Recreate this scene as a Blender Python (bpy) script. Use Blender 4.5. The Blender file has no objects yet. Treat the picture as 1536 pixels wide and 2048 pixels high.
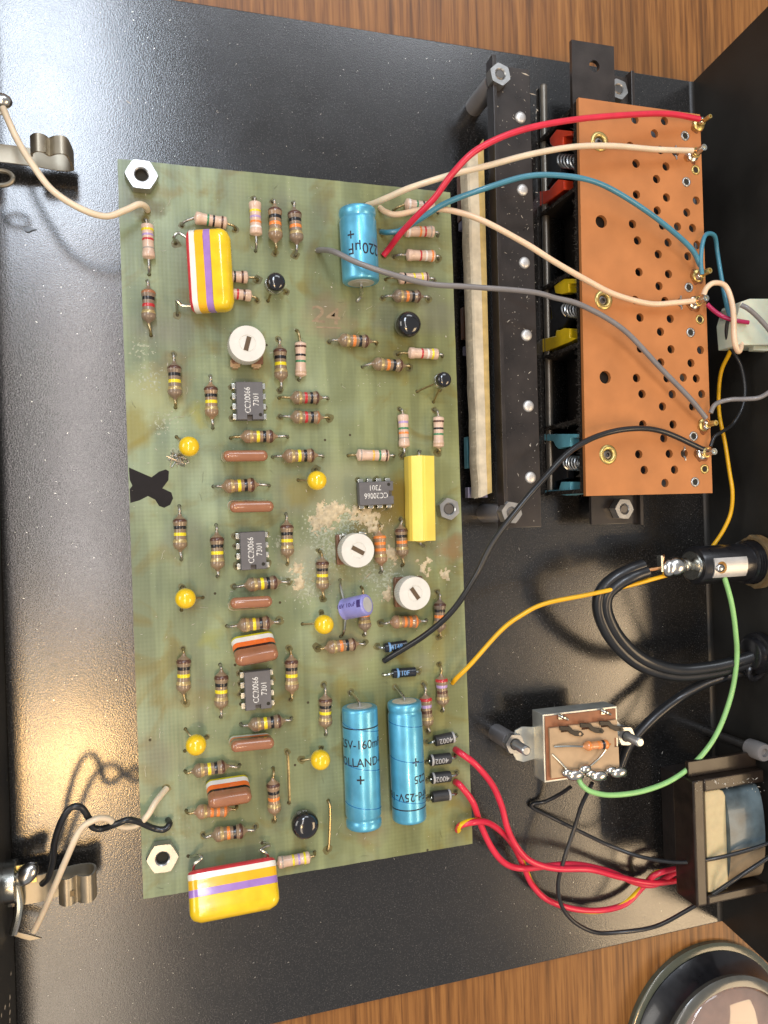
import bpy, bmesh, math, random
from mathutils import Vector, Matrix, noise
random.seed(7)
S = 0.001            # everything below is written in millimetres
ZO = 15.0            # board top is z=0 in the plan, the table top is z=-15
FLOOR, TABLE = -13.0, -15.0
scene = bpy.context.scene
C = scene.collection

# ------------------------------------------------------------------ camera
F = 1540.0
def _rot(a, b, c):
    return Matrix.Rotation(c, 3, 'Z') @ Matrix.Rotation(b, 3, 'Y') @ Matrix.Rotation(a, 3, 'X')
CR = _rot(0.0111, -0.2987, -0.0357)
CL = Vector((-39.1153, 2.0112, 194.8804))
cam = bpy.data.objects.new('camera', bpy.data.cameras.new('camera'))
C.objects.link(cam)
cam.matrix_world = Matrix.Translation(Vector((CL.x, CL.y, CL.z + ZO)) * S) @ CR.to_4x4()
cam.data.sensor_fit = 'VERTICAL'; cam.data.sensor_height = 24.0; cam.data.sensor_width = 18.0
cam.data.lens = 24.0 * F / 2048.0
cam.data.clip_start = 0.005; cam.data.clip_end = 50.0
scene.camera = cam
scene.render.resolution_x, scene.render.resolution_y = 768, 1024

# ------------------------------------------------------------------ light
w = bpy.data.worlds.new('World'); scene.world = w; w.use_nodes = True
w.node_tree.nodes['Background'].inputs[0].default_value = (0.93, 0.95, 1.0, 1)
w.node_tree.nodes['Background'].inputs[1].default_value = 0.34
def area(name, loc, target, sx, sy, rad, col, flat=False):
    d = bpy.data.lights.new(name, 'AREA'); d.shape = 'RECTANGLE'; d.size = sx; d.size_y = sy
    d.energy = rad * math.pi * sx * sy; d.color = col
    o = bpy.data.objects.new(name, d); C.objects.link(o)
    o.location = loc
    if flat: o.rotation_euler = (0, 0, 0)
    else: o.rotation_euler = (Vector(target) - Vector(loc)).to_track_quat('-Z', 'Y').to_euler()
    return o
# ------------------------------------------------------------------ plan helpers
def ray(px, py):
    return (CR @ Vector((px - 768.0, 1024.0 - py, -F))).normalized()
def at(px, py, z=0.0):
    d = ray(px, py); return CL + d * ((z - CL.z) / d.z)
def at_plane(px, py, p0, n):
    d = ray(px, py); return CL + d * ((p0 - CL).dot(n) / d.dot(n))
def atX(px, py, X):
    return at_plane(px, py, Vector((X, 0, 0)), Vector((1, 0, 0)))

# lamps: skylights and a lamp above the bench that the glossy floor mirrors on the left, low warm sunlight from the right
def lamp_over(name, x0, y0, x1, y1, h, rad, col):
    a, c = mirror_at(x0, y0, h), mirror_at(x1, y1, h)
    area(name, (a + c) / 2, (0, 0, 0), abs(c.x - a.x), abs(c.y - a.y), rad, col, True)
def mirror_at(px, py, h):
    p = at(px, py, FLOOR); d = ray(px, py); d.z = -d.z
    return (p + d * (h / d.z) + Vector((0, 0, ZO))) * S
lamp_over('skylight', -60, -160, 225, 480, 1300, 20.0, (0.78, 0.87, 1.0))
lamp_over('skylight_far', 100, 480, 228, 1250, 1300, 12.0, (1.0, 0.92, 0.88))
lamp_over('warm_lamp', 78, 1460, 200, 1590, 1200, 70.0, (1.0, 0.58, 0.20))
lamp_over('ceiling_glow', -100, 1250, 262, 2400, 1400, 5.0, (1.0, 0.82, 0.62))
lamp_over('sunlit_window', 1180, 1180, 1640, 1900, 1200, 8.5, (1.0, 0.72, 0.42))
area('left_window', (-1.3, 0.25, 0.75), (0.05, 0.03, 0), 0.8, 0.55, 4.5, (1.0, 0.95, 0.88))
area('back_window', (0.35, 1.1, 1.0), (0.02, 0, 0), 0.6, 0.45, 5.0, (0.88, 0.93, 1.0))
scene.view_settings.view_transform = 'Standard'; scene.view_settings.look = 'None'
scene.view_settings.exposure = 0.2; scene.view_settings.gamma = 1.0
scene.render.engine = 'CYCLES'

# ------------------------------------------------------------------ materials
MATS = {}
def mat(name, col, rough=0.5, metal=0.0, var=0.12, vscale=400, bump=0.0, bscale=2000, coat=0.0, spec=0.5, trans=0.0, ior=1.45, sub=0.0):
    if name in MATS: return MATS[name]
    m = bpy.data.materials.new(name); m.use_nodes = True; nt = m.node_tree
    b = nt.nodes['Principled BSDF']
    b.inputs['Roughness'].default_value = rough; b.inputs['Metallic'].default_value = metal
    b.inputs['Coat Weight'].default_value = coat; b.inputs['Coat Roughness'].default_value = 0.08
    b.inputs['Specular IOR Level'].default_value = spec
    b.inputs['Transmission Weight'].default_value = trans; b.inputs['IOR'].default_value = ior
    if sub: b.inputs['Subsurface Weight'].default_value = sub; b.inputs['Subsurface Scale'].default_value = 0.0008
    tc = nt.nodes.new('ShaderNodeTexCoord')
    n = nt.nodes.new('ShaderNodeTexNoise'); n.inputs['Scale'].default_value = vscale; n.inputs['Detail'].default_value = 4
    nt.links.new(tc.outputs['Object'], n.inputs['Vector'])
    r = nt.nodes.new('ShaderNodeValToRGB')
    r.color_ramp.elements[0].position = 0.3; r.color_ramp.elements[1].position = 0.7
    r.color_ramp.elements[0].color = tuple(c * (1 - var) for c in col) + (1,)
    r.color_ramp.elements[1].color = tuple(min(1, c * (1 + var * 0.6)) for c in col) + (1,)
    nt.links.new(n.outputs['Fac'], r.inputs['Fac']); nt.links.new(r.outputs['Color'], b.inputs['Base Color'])
    mr = nt.nodes.new('ShaderNodeMapRange'); mr.inputs['To Min'].default_value = rough * 0.75; mr.inputs['To Max'].default_value = min(1, rough * 1.25)
    nt.links.new(n.outputs['Fac'], mr.inputs['Value']); nt.links.new(mr.outputs['Result'], b.inputs['Roughness'])
    if bump:
        n2 = nt.nodes.new('ShaderNodeTexNoise'); n2.inputs['Scale'].default_value = bscale; n2.inputs['Detail'].default_value = 2
        nt.links.new(tc.outputs['Object'], n2.inputs['Vector'])
        bp = nt.nodes.new('ShaderNodeBump'); bp.inputs['Strength'].default_value = bump; bp.inputs['Distance'].default_value = 0.0001
        nt.links.new(n2.outputs['Fac'], bp.inputs['Height']); nt.links.new(bp.outputs['Normal'], b.inputs['Normal'])
    MATS[name] = m
    return m
BAND = {'n': ('band_brown', (0.10, 0.045, 0.03)), 'k': ('band_black', (0.012, 0.012, 0.014)), 'y': ('band_yellow', (0.80, 0.66, 0.02)),
        'g': ('band_gold', (0.50, 0.38, 0.17)), 'o': ('band_orange', (0.80, 0.24, 0.05)), 'r': ('band_red', (0.50, 0.03, 0.035)),
        'v': ('band_violet', (0.42, 0.30, 0.55)), 'w': ('band_white', (0.78, 0.74, 0.70)), 's': ('band_silver', (0.34, 0.31, 0.28)),
        'e': ('band_green', (0.05, 0.22, 0.10)), 'a': ('band_amber', (0.80, 0.45, 0.08)), 'b': ('band_rust', (0.36, 0.15, 0.07)), 't': ('band_tan', (0.52, 0.36, 0.24))}
def band_mat(c):
    n, col = BAND[c]
    return mat(n, col, 0.30, metal=0.35 if c == 'g' else 0, coat=0.4, var=0.15, vscale=900)
M_BROWN = mat('resistor_brown', (0.26, 0.185, 0.115), 0.28, coat=0.6, var=0.22, vscale=500)
M_BROWN2 = mat('resistor_umber', (0.225, 0.165, 0.115), 0.33, coat=0.45, var=0.25, vscale=600)
M_BROWN3 = mat('resistor_fawn', (0.30, 0.20, 0.12), 0.26, coat=0.6, var=0.2, vscale=400)
M_TAN = mat('resistor_tan', (0.36, 0.22, 0.13), 0.28, coat=0.6, var=0.22, vscale=500)
M_CREAM = mat('resistor_cream', (0.66, 0.48, 0.37), 0.34, coat=0.35, var=0.16, vscale=500)
M_LEAD = mat('tinned_lead', (0.42, 0.40, 0.36), 0.34, metal=0.9, var=0.35, vscale=900)
M_LEADG = mat('brassy_lead', (0.42, 0.33, 0.17), 0.35, metal=0.9, var=0.35, vscale=900)
M_SOLDER = mat('solder', (0.62, 0.60, 0.56), 0.22, metal=1.0, var=0.2, vscale=700, bump=0.25, bscale=900)
M_STEEL = mat('zinc_steel', (0.44, 0.44, 0.43), 0.30, metal=0.85, var=0.14, vscale=350, bump=0.08, bscale=1500)
M_THREAD = mat('dark_thread', (0.16, 0.15, 0.14), 0.4, metal=0.9)
M_BRASS = mat('brass', (0.62, 0.48, 0.18), 0.35, metal=0.85, var=0.2, vscale=600)
M_SPRINGB = mat('spring_brass', (0.40, 0.36, 0.28), 0.46, metal=0.9, var=0.2, vscale=200)
M_COPPER = mat('copper', (0.72, 0.36, 0.16), 0.3, metal=1.0)
M_BLACKP = mat('black_plastic', (0.013, 0.013, 0.015), 0.3, var=0.3, coat=0.3)
M_BLACKE = mat('black_epoxy', (0.012, 0.012, 0.014), 0.13, var=0.2, coat=0.8)
M_IC = mat('chip_plastic', (0.115, 0.112, 0.118), 0.5, var=0.15, bump=0.15, bscale=4000)
M_INKW = mat('white_ink', (0.60, 0.60, 0.58), 0.6, var=0.55, vscale=1800)
M_INKG = mat('grey_ink', (0.42, 0.42, 0.42), 0.6, var=0.2, vscale=3000)
M_INKK = mat('black_ink', (0.015, 0.018, 0.03), 0.5)
M_INKB = mat('blue_ink', (0.16, 0.34, 0.62), 0.5)
M_INKV = mat('violet_ink', (0.05, 0.03, 0.16), 0.5)
M_HOLE = mat('dark_hole', (0.02, 0.018, 0.012), 0.8)
M_DRILL = mat('drill_hole', (0.055, 0.045, 0.02), 0.8)
M_YELLOWD = mat('yellow_dip', (0.82, 0.55, 0.012), 0.16, coat=0.7, var=0.12, vscale=500)
M_BLUESL = mat('blue_sleeve', (0.12, 0.46, 0.68), 0.36, metal=0.5, var=0.2, vscale=220, coat=0.45, bump=0.35, bscale=220)
M_BLUEST = mat('blue_sleeve_seam', (0.02, 0.17, 0.42), 0.25, metal=0.3, coat=0.4)
M_ALU = mat('aluminium', (0.66, 0.65, 0.63), 0.45, metal=0.7)
M_VIOLET = mat('violet_sleeve', (0.27, 0.27, 0.62), 0.3, coat=0.3, var=0.1)
M_WHITEK = mat('white_knob', (0.66, 0.65, 0.60), 0.42, var=0.10, vscale=250, coat=0.15, bump=0.05, bscale=1200)
M_BROWNP = mat('brown_phenolic', (0.16, 0.07, 0.035), 0.4, var=0.25)
M_CAPBROWN = mat('cap_brown', (0.33, 0.14, 0.07), 0.2, coat=0.7, var=0.14, vscale=250)
M_CAPYEL = mat('cap_yellow', (0.84, 0.58, 0.012), 0.22, coat=0.6, var=0.16, vscale=260, bump=0.35, bscale=260)
M_CAPYEL2 = mat('cap_amber', (0.86, 0.47, 0.01), 0.2, coat=0.6, var=0.08)
M_CAPVIO = mat('cap_violet', (0.36, 0.20, 0.55), 0.2, coat=0.6, var=0.1)
M_CAPWHITE = mat('cap_white', (0.80, 0.78, 0.72), 0.2, coat=0.6, var=0.06)
M_CAPRED = mat('cap_red', (0.58, 0.04, 0.05), 0.2, coat=0.6, var=0.12)
M_CAPORA = mat('cap_orange', (0.84, 0.17, 0.03), 0.2, coat=0.6, var=0.1)
M_CAPBLK = mat('cap_black', (0.015, 0.014, 0.014), 0.2, coat=0.6)
M_CAPOLIVE = mat('cap_olive', (0.55, 0.48, 0.02), 0.2, coat=0.6)
M_TAPE = mat('yellow_tape', (0.84, 0.64, 0.10), 0.35, coat=0.2, var=0.08, vscale=150)
M_WIREW = mat('wire_white', (0.74, 0.62, 0.45), 0.36, coat=0.15, var=0.10, vscale=200, sub=0.1)
M_WIREW2 = mat('wire_peach', (0.76, 0.56, 0.38), 0.36, coat=0.15, var=0.08, vscale=200, sub=0.1)
M_WIRER = mat('wire_red', (0.66, 0.025, 0.06), 0.32, coat=0.2, var=0.12, vscale=200)
M_WIREM = mat('wire_magenta', (0.42, 0.015, 0.09), 0.32, coat=0.2, var=0.12, vscale=200)
M_WIRET = mat('wire_teal', (0.06, 0.23, 0.32), 0.32, coat=0.2, var=0.12, vscale=200)
M_WIREG = mat('wire_grey', (0.20, 0.19, 0.19), 0.36, coat=0.15, var=0.12, vscale=200)
M_WIREK = mat('wire_black', (0.016, 0.017, 0.019), 0.33, coat=0.2, var=0.2, vscale=200)
M_WIREY = mat('wire_yellow', (0.80, 0.43, 0.01), 0.34, coat=0.15, var=0.10, vscale=200)
M_WIREGN = mat('wire_green', (0.28, 0.56, 0.20), 0.34, coat=0.15, var=0.10, vscale=200)
M_STRIPEY = mat('wire_stripe_yellow', (0.85, 0.55, 0.01), 0.34)
M_FELT = mat('cream_felt', (0.58, 0.51, 0.38), 0.95, var=0.22, vscale=300, bump=0.9, bscale=3500, spec=0.1)
M_FELTY = mat('yellowed_felt', (0.55, 0.40, 0.16), 0.95, var=0.25, vscale=300, bump=0.9, bscale=3500, spec=0.1)
M_FELTK = mat('black_felt', (0.022, 0.018, 0.015), 0.95, var=0.3, bump=0.9, bscale=3500, spec=0.1)
M_FIBRE = mat('felt_fibre', (0.30, 0.26, 0.20), 0.9)
M_FIBREK = mat('dark_fibre', (0.07, 0.06, 0.05), 0.9)
M_BRACKET = mat('black_bracket', (0.030, 0.024, 0.021), 0.30, var=0.35, vscale=150, coat=0.25, bump=0.25, bscale=2500)
M_PHEN = mat('orange_phenolic', (0.46, 0.178, 0.055), 0.5, var=0.14, vscale=110, bump=0.06, bscale=1500)
M_KEYR = mat('key_red', (0.62, 0.05, 0.015), 0.35, coat=0.2)
M_KEYY = mat('key_yellow', (0.68, 0.47, 0.01), 0.35, coat=0.2)
M_KEYB = mat('key_blue', (0.12, 0.36, 0.44), 0.35, coat=0.2)
M_KEYL = mat('key_lilac', (0.34, 0.32, 0.44), 0.4)
M_NYLON = mat('nylon', (0.56, 0.60, 0.48), 0.4, var=0.06, sub=0.15)
M_BOBBIN = mat('bobbin_cream', (0.48, 0.40, 0.23), 0.4, var=0.12, sub=0.1)
M_WINDING = mat('winding_tape', (0.085, 0.120, 0.138), 0.4, var=0.6, vscale=160, coat=0.25, bump=0.9, bscale=260)
M_FRAME = mat('transformer_black', (0.020, 0.013, 0.009), 0.34, var=0.5, vscale=200, spec=0.4, coat=0.15, bump=0.2, bscale=900)
M_PLATED = mat('plated_steel', (0.60, 0.60, 0.54), 0.25, metal=1.0, var=0.25, vscale=150)
M_CAN = mat('switch_can', (0.56, 0.57, 0.52), 0.34, metal=0.6, var=0.25, vscale=200)
M_PAX = mat('tan_paxolin', (0.42, 0.29, 0.17), 0.4, var=0.18, vscale=200)
M_RUST = mat('rust_phenolic', (0.28, 0.11, 0.05), 0.45, var=0.25, vscale=300)
M_TANNUT = mat('tan_washer', (0.36, 0.26, 0.14), 0.4, metal=0.6, var=0.2)
M_GLUE = mat('dried_glue', (0.52, 0.44, 0.29), 0.6, var=0.3, vscale=900, bump=0.6, bscale=3000)
M_DUST = mat('pale_dust', (0.62, 0.58, 0.50), 0.9)
M_MARK = mat('marker_ink', (0.008, 0.006, 0.007), 0.5, var=0.6, vscale=250, spec=0.25)

def paint_black():
    """satin black enamel with a fine orange peel, its glints painted as pale specks"""
    m = mat('black_paint', (0.014, 0.0135, 0.013), 0.20, var=0.25, vscale=90, spec=0.9)
    nt = m.node_tree; b = nt.nodes['Principled BSDF']; tc = nt.nodes['Texture Coordinate']
    def fine(scale, detail):
        n1 = nt.nodes.new('ShaderNodeTexNoise'); n1.inputs['Scale'].default_value = scale; n1.inputs['Detail'].default_value = detail
        nt.links.new(tc.outputs['Object'], n1.inputs['Vector']); return n1.outputs['Fac']
    def grain(scale, dist, out):
        bp = nt.nodes.new('ShaderNodeBump'); bp.inputs['Strength'].default_value = 0.8; bp.inputs['Distance'].default_value = dist
        nt.links.new(fine(scale, 1.5), bp.inputs['Height']); nt.links.new(bp.outputs['Normal'], b.inputs[out])
    grain(2900, 0.000038, 'Normal'); grain(3100, 0.000017, 'Coat Normal')
    b.inputs['Coat Weight'].default_value = 0.4; b.inputs['Coat Roughness'].default_value = 0.12
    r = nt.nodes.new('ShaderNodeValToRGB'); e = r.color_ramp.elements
    e[0].position = 0.50; e[0].color = (0.009, 0.0085, 0.008, 1); e[1].position = 0.72; e[1].color = (0.046, 0.043, 0.041, 1)  # pale specks put the enamel's glints into its base colour
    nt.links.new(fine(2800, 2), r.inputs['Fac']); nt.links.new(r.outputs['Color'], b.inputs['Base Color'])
    return m
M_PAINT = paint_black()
M_PAINT2 = mat('black_paint_smooth', (0.022, 0.021, 0.019), 0.42, var=0.3, vscale=60, bump=0.12, bscale=2500)

def wood():
    m = bpy.data.materials.new('wood'); m.use_nodes = True; nt = m.node_tree; b = nt.nodes['Principled BSDF']
    tc = nt.nodes.new('ShaderNodeTexCoord'); mp = nt.nodes.new('ShaderNodeMapping'); mp.inputs['Scale'].default_value = (560, 14, 60)
    nt.links.new(tc.outputs['Object'], mp.inputs['Vector'])
    n = nt.nodes.new('ShaderNodeTexNoise'); n.inputs['Scale'].default_value = 1.0; n.inputs['Detail'].default_value = 6; n.inputs['Distortion'].default_value = 0.6
    nt.links.new(mp.outputs['Vector'], n.inputs['Vector'])
    r = nt.nodes.new('ShaderNodeValToRGB'); e = r.color_ramp.elements
    e[0].position = 0.30; e[0].color = (0.105, 0.044, 0.012, 1); e[1].position = 0.72; e[1].color = (0.315, 0.146, 0.040, 1)
    k = e.new(0.48); k.color = (0.215, 0.090, 0.023, 1)
    nt.links.new(n.outputs['Fac'], r.inputs['Fac'])
    mp2 = nt.nodes.new('ShaderNodeMapping'); mp2.inputs['Scale'].default_value = (1500, 60, 60); nt.links.new(tc.outputs['Object'], mp2.inputs['Vector'])
    n2 = nt.nodes.new('ShaderNodeTexNoise'); n2.inputs['Scale'].default_value = 1.0; n2.inputs['Detail'].default_value = 3
    nt.links.new(mp2.outputs['Vector'], n2.inputs['Vector'])
    mx = nt.nodes.new('ShaderNodeMix'); mx.data_type = 'RGBA'; mx.blend_type = 'MULTIPLY'; mx.inputs[0].default_value = 0.55
    r2 = nt.nodes.new('ShaderNodeValToRGB'); r2.color_ramp.elements[0].position = 0.36; r2.color_ramp.elements[0].color = (0.5, 0.44, 0.38, 1); r2.color_ramp.elements[1].position = 0.5; r2.color_ramp.elements[1].color = (1, 1, 1, 1)
    nt.links.new(n2.outputs['Fac'], r2.inputs['Fac'])
    nt.links.new(r.outputs['Color'], mx.inputs[6]); nt.links.new(r2.outputs['Color'], mx.inputs[7]); nt.links.new(mx.outputs[2], b.inputs['Base Color'])
    b.inputs['Roughness'].default_value = 0.36; b.inputs['Specular IOR Level'].default_value = 0.35
    bp = nt.nodes.new('ShaderNodeBump'); bp.inputs['Strength'].default_value = 0.25; bp.inputs['Distance'].default_value = 0.0001
    nt.links.new(n2.outputs['Fac'], bp.inputs['Height']); nt.links.new(bp.outputs['Normal'], b.inputs['Normal'])
    return m
M_WOOD = wood()

def board_mat():
    m = bpy.data.materials.new('fibreglass'); m.use_nodes = True; nt = m.node_tree; b = nt.nodes['Principled BSDF']; L = nt.links
    tc = nt.nodes.new('ShaderNodeTexCoord')
    def nz(scale, detail=4, vec=None, dist=0):
        n = nt.nodes.new('ShaderNodeTexNoise'); n.inputs['Scale'].default_value = scale; n.inputs['Detail'].default_value = detail; n.inputs['Distortion'].default_value = dist
        L.new(vec or tc.outputs['Object'], n.inputs['Vector']); return n.outputs['Fac']
    def ramp(f, stops):
        r = nt.nodes.new('ShaderNodeValToRGB'); e = r.color_ramp.elements
        e[0].position, e[0].color = stops[0]; e[1].position, e[1].color = stops[-1]
        for p, c in stops[1:-1]:
            k = e.new(p); k.color = c
        L.new(f, r.inputs['Fac']); return r.outputs['Color']
    def mix(fac, a, bb, blend='MIX'):
        x = nt.nodes.new('ShaderNodeMix'); x.data_type = 'RGBA'; x.blend_type = blend
        if isinstance(fac, float): x.inputs[0].default_value = fac
        else: L.new(fac, x.inputs[0])
        for i, q in ((6, a), (7, bb)):
            if isinstance(q, tuple): x.inputs[i].default_value = q
            else: L.new(q, x.inputs[i])
        return x.outputs[2]
    base = ramp(nz(34, 5, dist=0.4), [(0.36, (0.140, 0.158, 0.075, 1)), (0.5, (0.235, 0.272, 0.145, 1)), (0.64, (0.312, 0.380, 0.255, 1))])
    # the side away from the switches is bluer, the other olive
    sx = nt.nodes.new('ShaderNodeSeparateXYZ'); L.new(tc.outputs['Object'], sx.inputs[0])
    mr = nt.nodes.new('ShaderNodeMapRange'); mr.inputs['From Min'].default_value = -0.045; mr.inputs['From Max'].default_value = 0.045
    L.new(sx.outputs['X'], mr.inputs['Value'])
    col = mix(mr.outputs['Result'], mix(0.45, base, (0.262, 0.350, 0.220, 1)), mix(0.45, base, (0.262, 0.258, 0.078, 1)))
    # yellow brown flux stains, purplish smears
    st = ramp(nz(70, 5, dist=1.2), [(0.54, (0, 0, 0, 1)), (0.68, (1, 1, 1, 1))])
    col = mix(st, col, mix(0.55, col, (0.20, 0.15, 0.02, 1)))
    pu = ramp(nz(48, 4, dist=0.5), [(0.60, (0, 0, 0, 1)), (0.72, (0.7, 0.7, 0.7, 1))])
    mp3 = nt.nodes.new('ShaderNodeMapping'); mp3.inputs['Location'].default_value = (3, 5, 1); L.new(tc.outputs['Object'], mp3.inputs['Vector'])
    pu = ramp(nz(45, 4, mp3.outputs['Vector']), [(0.56, (0, 0, 0, 1)), (0.74, (0.75, 0.75, 0.75, 1))])
    col = mix(pu, col, (0.195, 0.195, 0.145, 1))
    mp4 = nt.nodes.new('ShaderNodeMapping'); mp4.inputs['Scale'].default_value = (3.2, 0.35, 1); L.new(tc.outputs['Object'], mp4.inputs['Vector'])
    tr = ramp(nz(60, 3, mp4.outputs['Vector'], 0.3), [(0.42, (0.66, 0.67, 0.70, 1)), (0.58, (1, 1, 1, 1))])
    col = mix(0.75, col, mix(1.0, col, tr, 'MULTIPLY'))
    # glass weave: two crossed sets of fine threads
    def threads(direction, sc):
        wv = nt.nodes.new('ShaderNodeTexWave'); wv.bands_direction = direction; wv.inputs['Scale'].default_value = sc; wv.inputs['Distortion'].default_value = 0.6
        wv.inputs['Detail'].default_value = 2; wv.inputs['Detail Scale'].default_value = 0.4
        L.new(tc.outputs['Object'], wv.inputs['Vector']); return wv.outputs['Fac']
    wx = ramp(threads('X', 330), [(0.25, (0.955, 0.955, 0.955, 1)), (0.75, (1, 1, 1, 1))])
    wy = ramp(threads('Y', 300), [(0.25, (0.94, 0.94, 0.94, 1)), (0.75, (1, 1, 1, 1))])
    fade = ramp(nz(60, 3), [(0.35, (0.25, 0.25, 0.25, 1)), (0.65, (1, 1, 1, 1))])
    col = mix(fade, col, mix(1.0, mix(1.0, col, wx, 'MULTIPLY'), wy, 'MULTIPLY'))
    # drilled spots of local soiling, each at its own place on the board
    def spot(px, py, rad, c, amount):
        nonlocal col
        p = at(px, py, 0) * S
        d = nt.nodes.new('ShaderNodeVectorMath'); d.operation = 'DISTANCE'; d.inputs[1].default_value = (p.x, p.y, 0)
        wob = nt.nodes.new('ShaderNodeVectorMath'); wob.operation = 'ADD'
        nn = nt.nodes.new('ShaderNodeTexNoise'); nn.inputs['Scale'].default_value = 230; nn.inputs['Detail'].default_value = 4; L.new(tc.outputs['Object'], nn.inputs['Vector'])
        sc = nt.nodes.new('ShaderNodeVectorMath'); sc.operation = 'MULTIPLY_ADD'; L.new(nn.outputs['Color'], sc.inputs[0])
        sc.inputs[1].default_value = (0.009, 0.009, 0.0); sc.inputs[2].default_value = (-0.0045, -0.0045, 0)
        L.new(tc.outputs['Object'], wob.inputs[0]); L.new(sc.outputs[0], wob.inputs[1]); L.new(wob.outputs[0], d.inputs[0])
        m2 = nt.nodes.new('ShaderNodeMapRange'); m2.inputs['From Min'].default_value = rad * S * 0.45; m2.inputs['From Max'].default_value = rad * S
        m2.inputs['To Min'].default_value = min(.85, amount * 1.3); m2.inputs['To Max'].default_value = 0; L.new(d.outputs['Value'], m2.inputs['Value'])
        col = mix(m2.outputs['Result'], col, c)
    for a in ((293, 405, 5, (0.10, 0.085, 0.02, 1), 0.6), (335, 385, 3, (0.20, 0.15, 0.03, 1), 0.5), (340, 760, 7, (0.20, 0.15, 0.06, 1), 0.55),
              (300, 790, 9, (0.34, 0.36, 0.17, 1), 0.5), (690, 1000, 15, (0.30, 0.32, 0.20, 1), 0.5), (800, 1000, 8, (0.20, 0.13, 0.01, 1), 0.6),
              (750, 1050, 9, (0.17, 0.12, 0.03, 1), 0.55), (610, 1130, 9, (0.36, 0.36, 0.26, 1), 0.5), (780, 1130, 12, (0.26, 0.27, 0.17, 1), 0.5),
              (660, 640, 8, (0.24, 0.16, 0.10, 1), 0.35), (905, 1100, 5, (0.24, 0.13, 0.05, 1), 0.5), (370, 1395, 6, (0.19, 0.17, 0.07, 1), 0.45),
              (690, 1300, 9, (0.21, 0.17, 0.09, 1), 0.4), (780, 1450, 9, (0.17, 0.16, 0.05, 1), 0.4), (900, 1570, 6, (0.25, 0.19, 0.03, 1), 0.4),
              (460, 1620, 14, (0.14, 0.15, 0.06, 1), 0.35), (265, 860, 7, (0.24, 0.20, 0.02, 1), 0.5), (600, 985, 6, (0.22, 0.18, 0.03, 1), 0.4),
              (400, 830, 4, (0.30, 0.27, 0.02, 1), 0.4), (420, 1280, 4, (0.27, 0.28, 0.06, 1), 0.4), (740, 1660, 5, (0.24, 0.19, 0.10, 1), 0.4)):
        spot(*a)
    L.new(col, b.inputs['Base Color']); b.inputs['Specular IOR Level'].default_value = 0.35
    rr = nt.nodes.new('ShaderNodeMapRange'); rr.inputs['To Min'].default_value = 0.20; rr.inputs['To Max'].default_value = 0.45
    L.new(nz(90, 4), rr.inputs['Value']); L.new(rr.outputs['Result'], b.inputs['Roughness'])
    bp = nt.nodes.new('ShaderNodeBump'); bp.inputs['Strength'].default_value = 0.15; bp.inputs['Distance'].default_value = 0.00003
    ad = nt.nodes.new('ShaderNodeMath'); ad.operation = 'ADD'; L.new(threads('X', 330), ad.inputs[0]); L.new(threads('Y', 300), ad.inputs[1])
    L.new(ad.outputs[0], bp.inputs['Height']); L.new(bp.outputs['Normal'], b.inputs['Normal'])
    return m
M_BOARD = board_mat()

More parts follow.
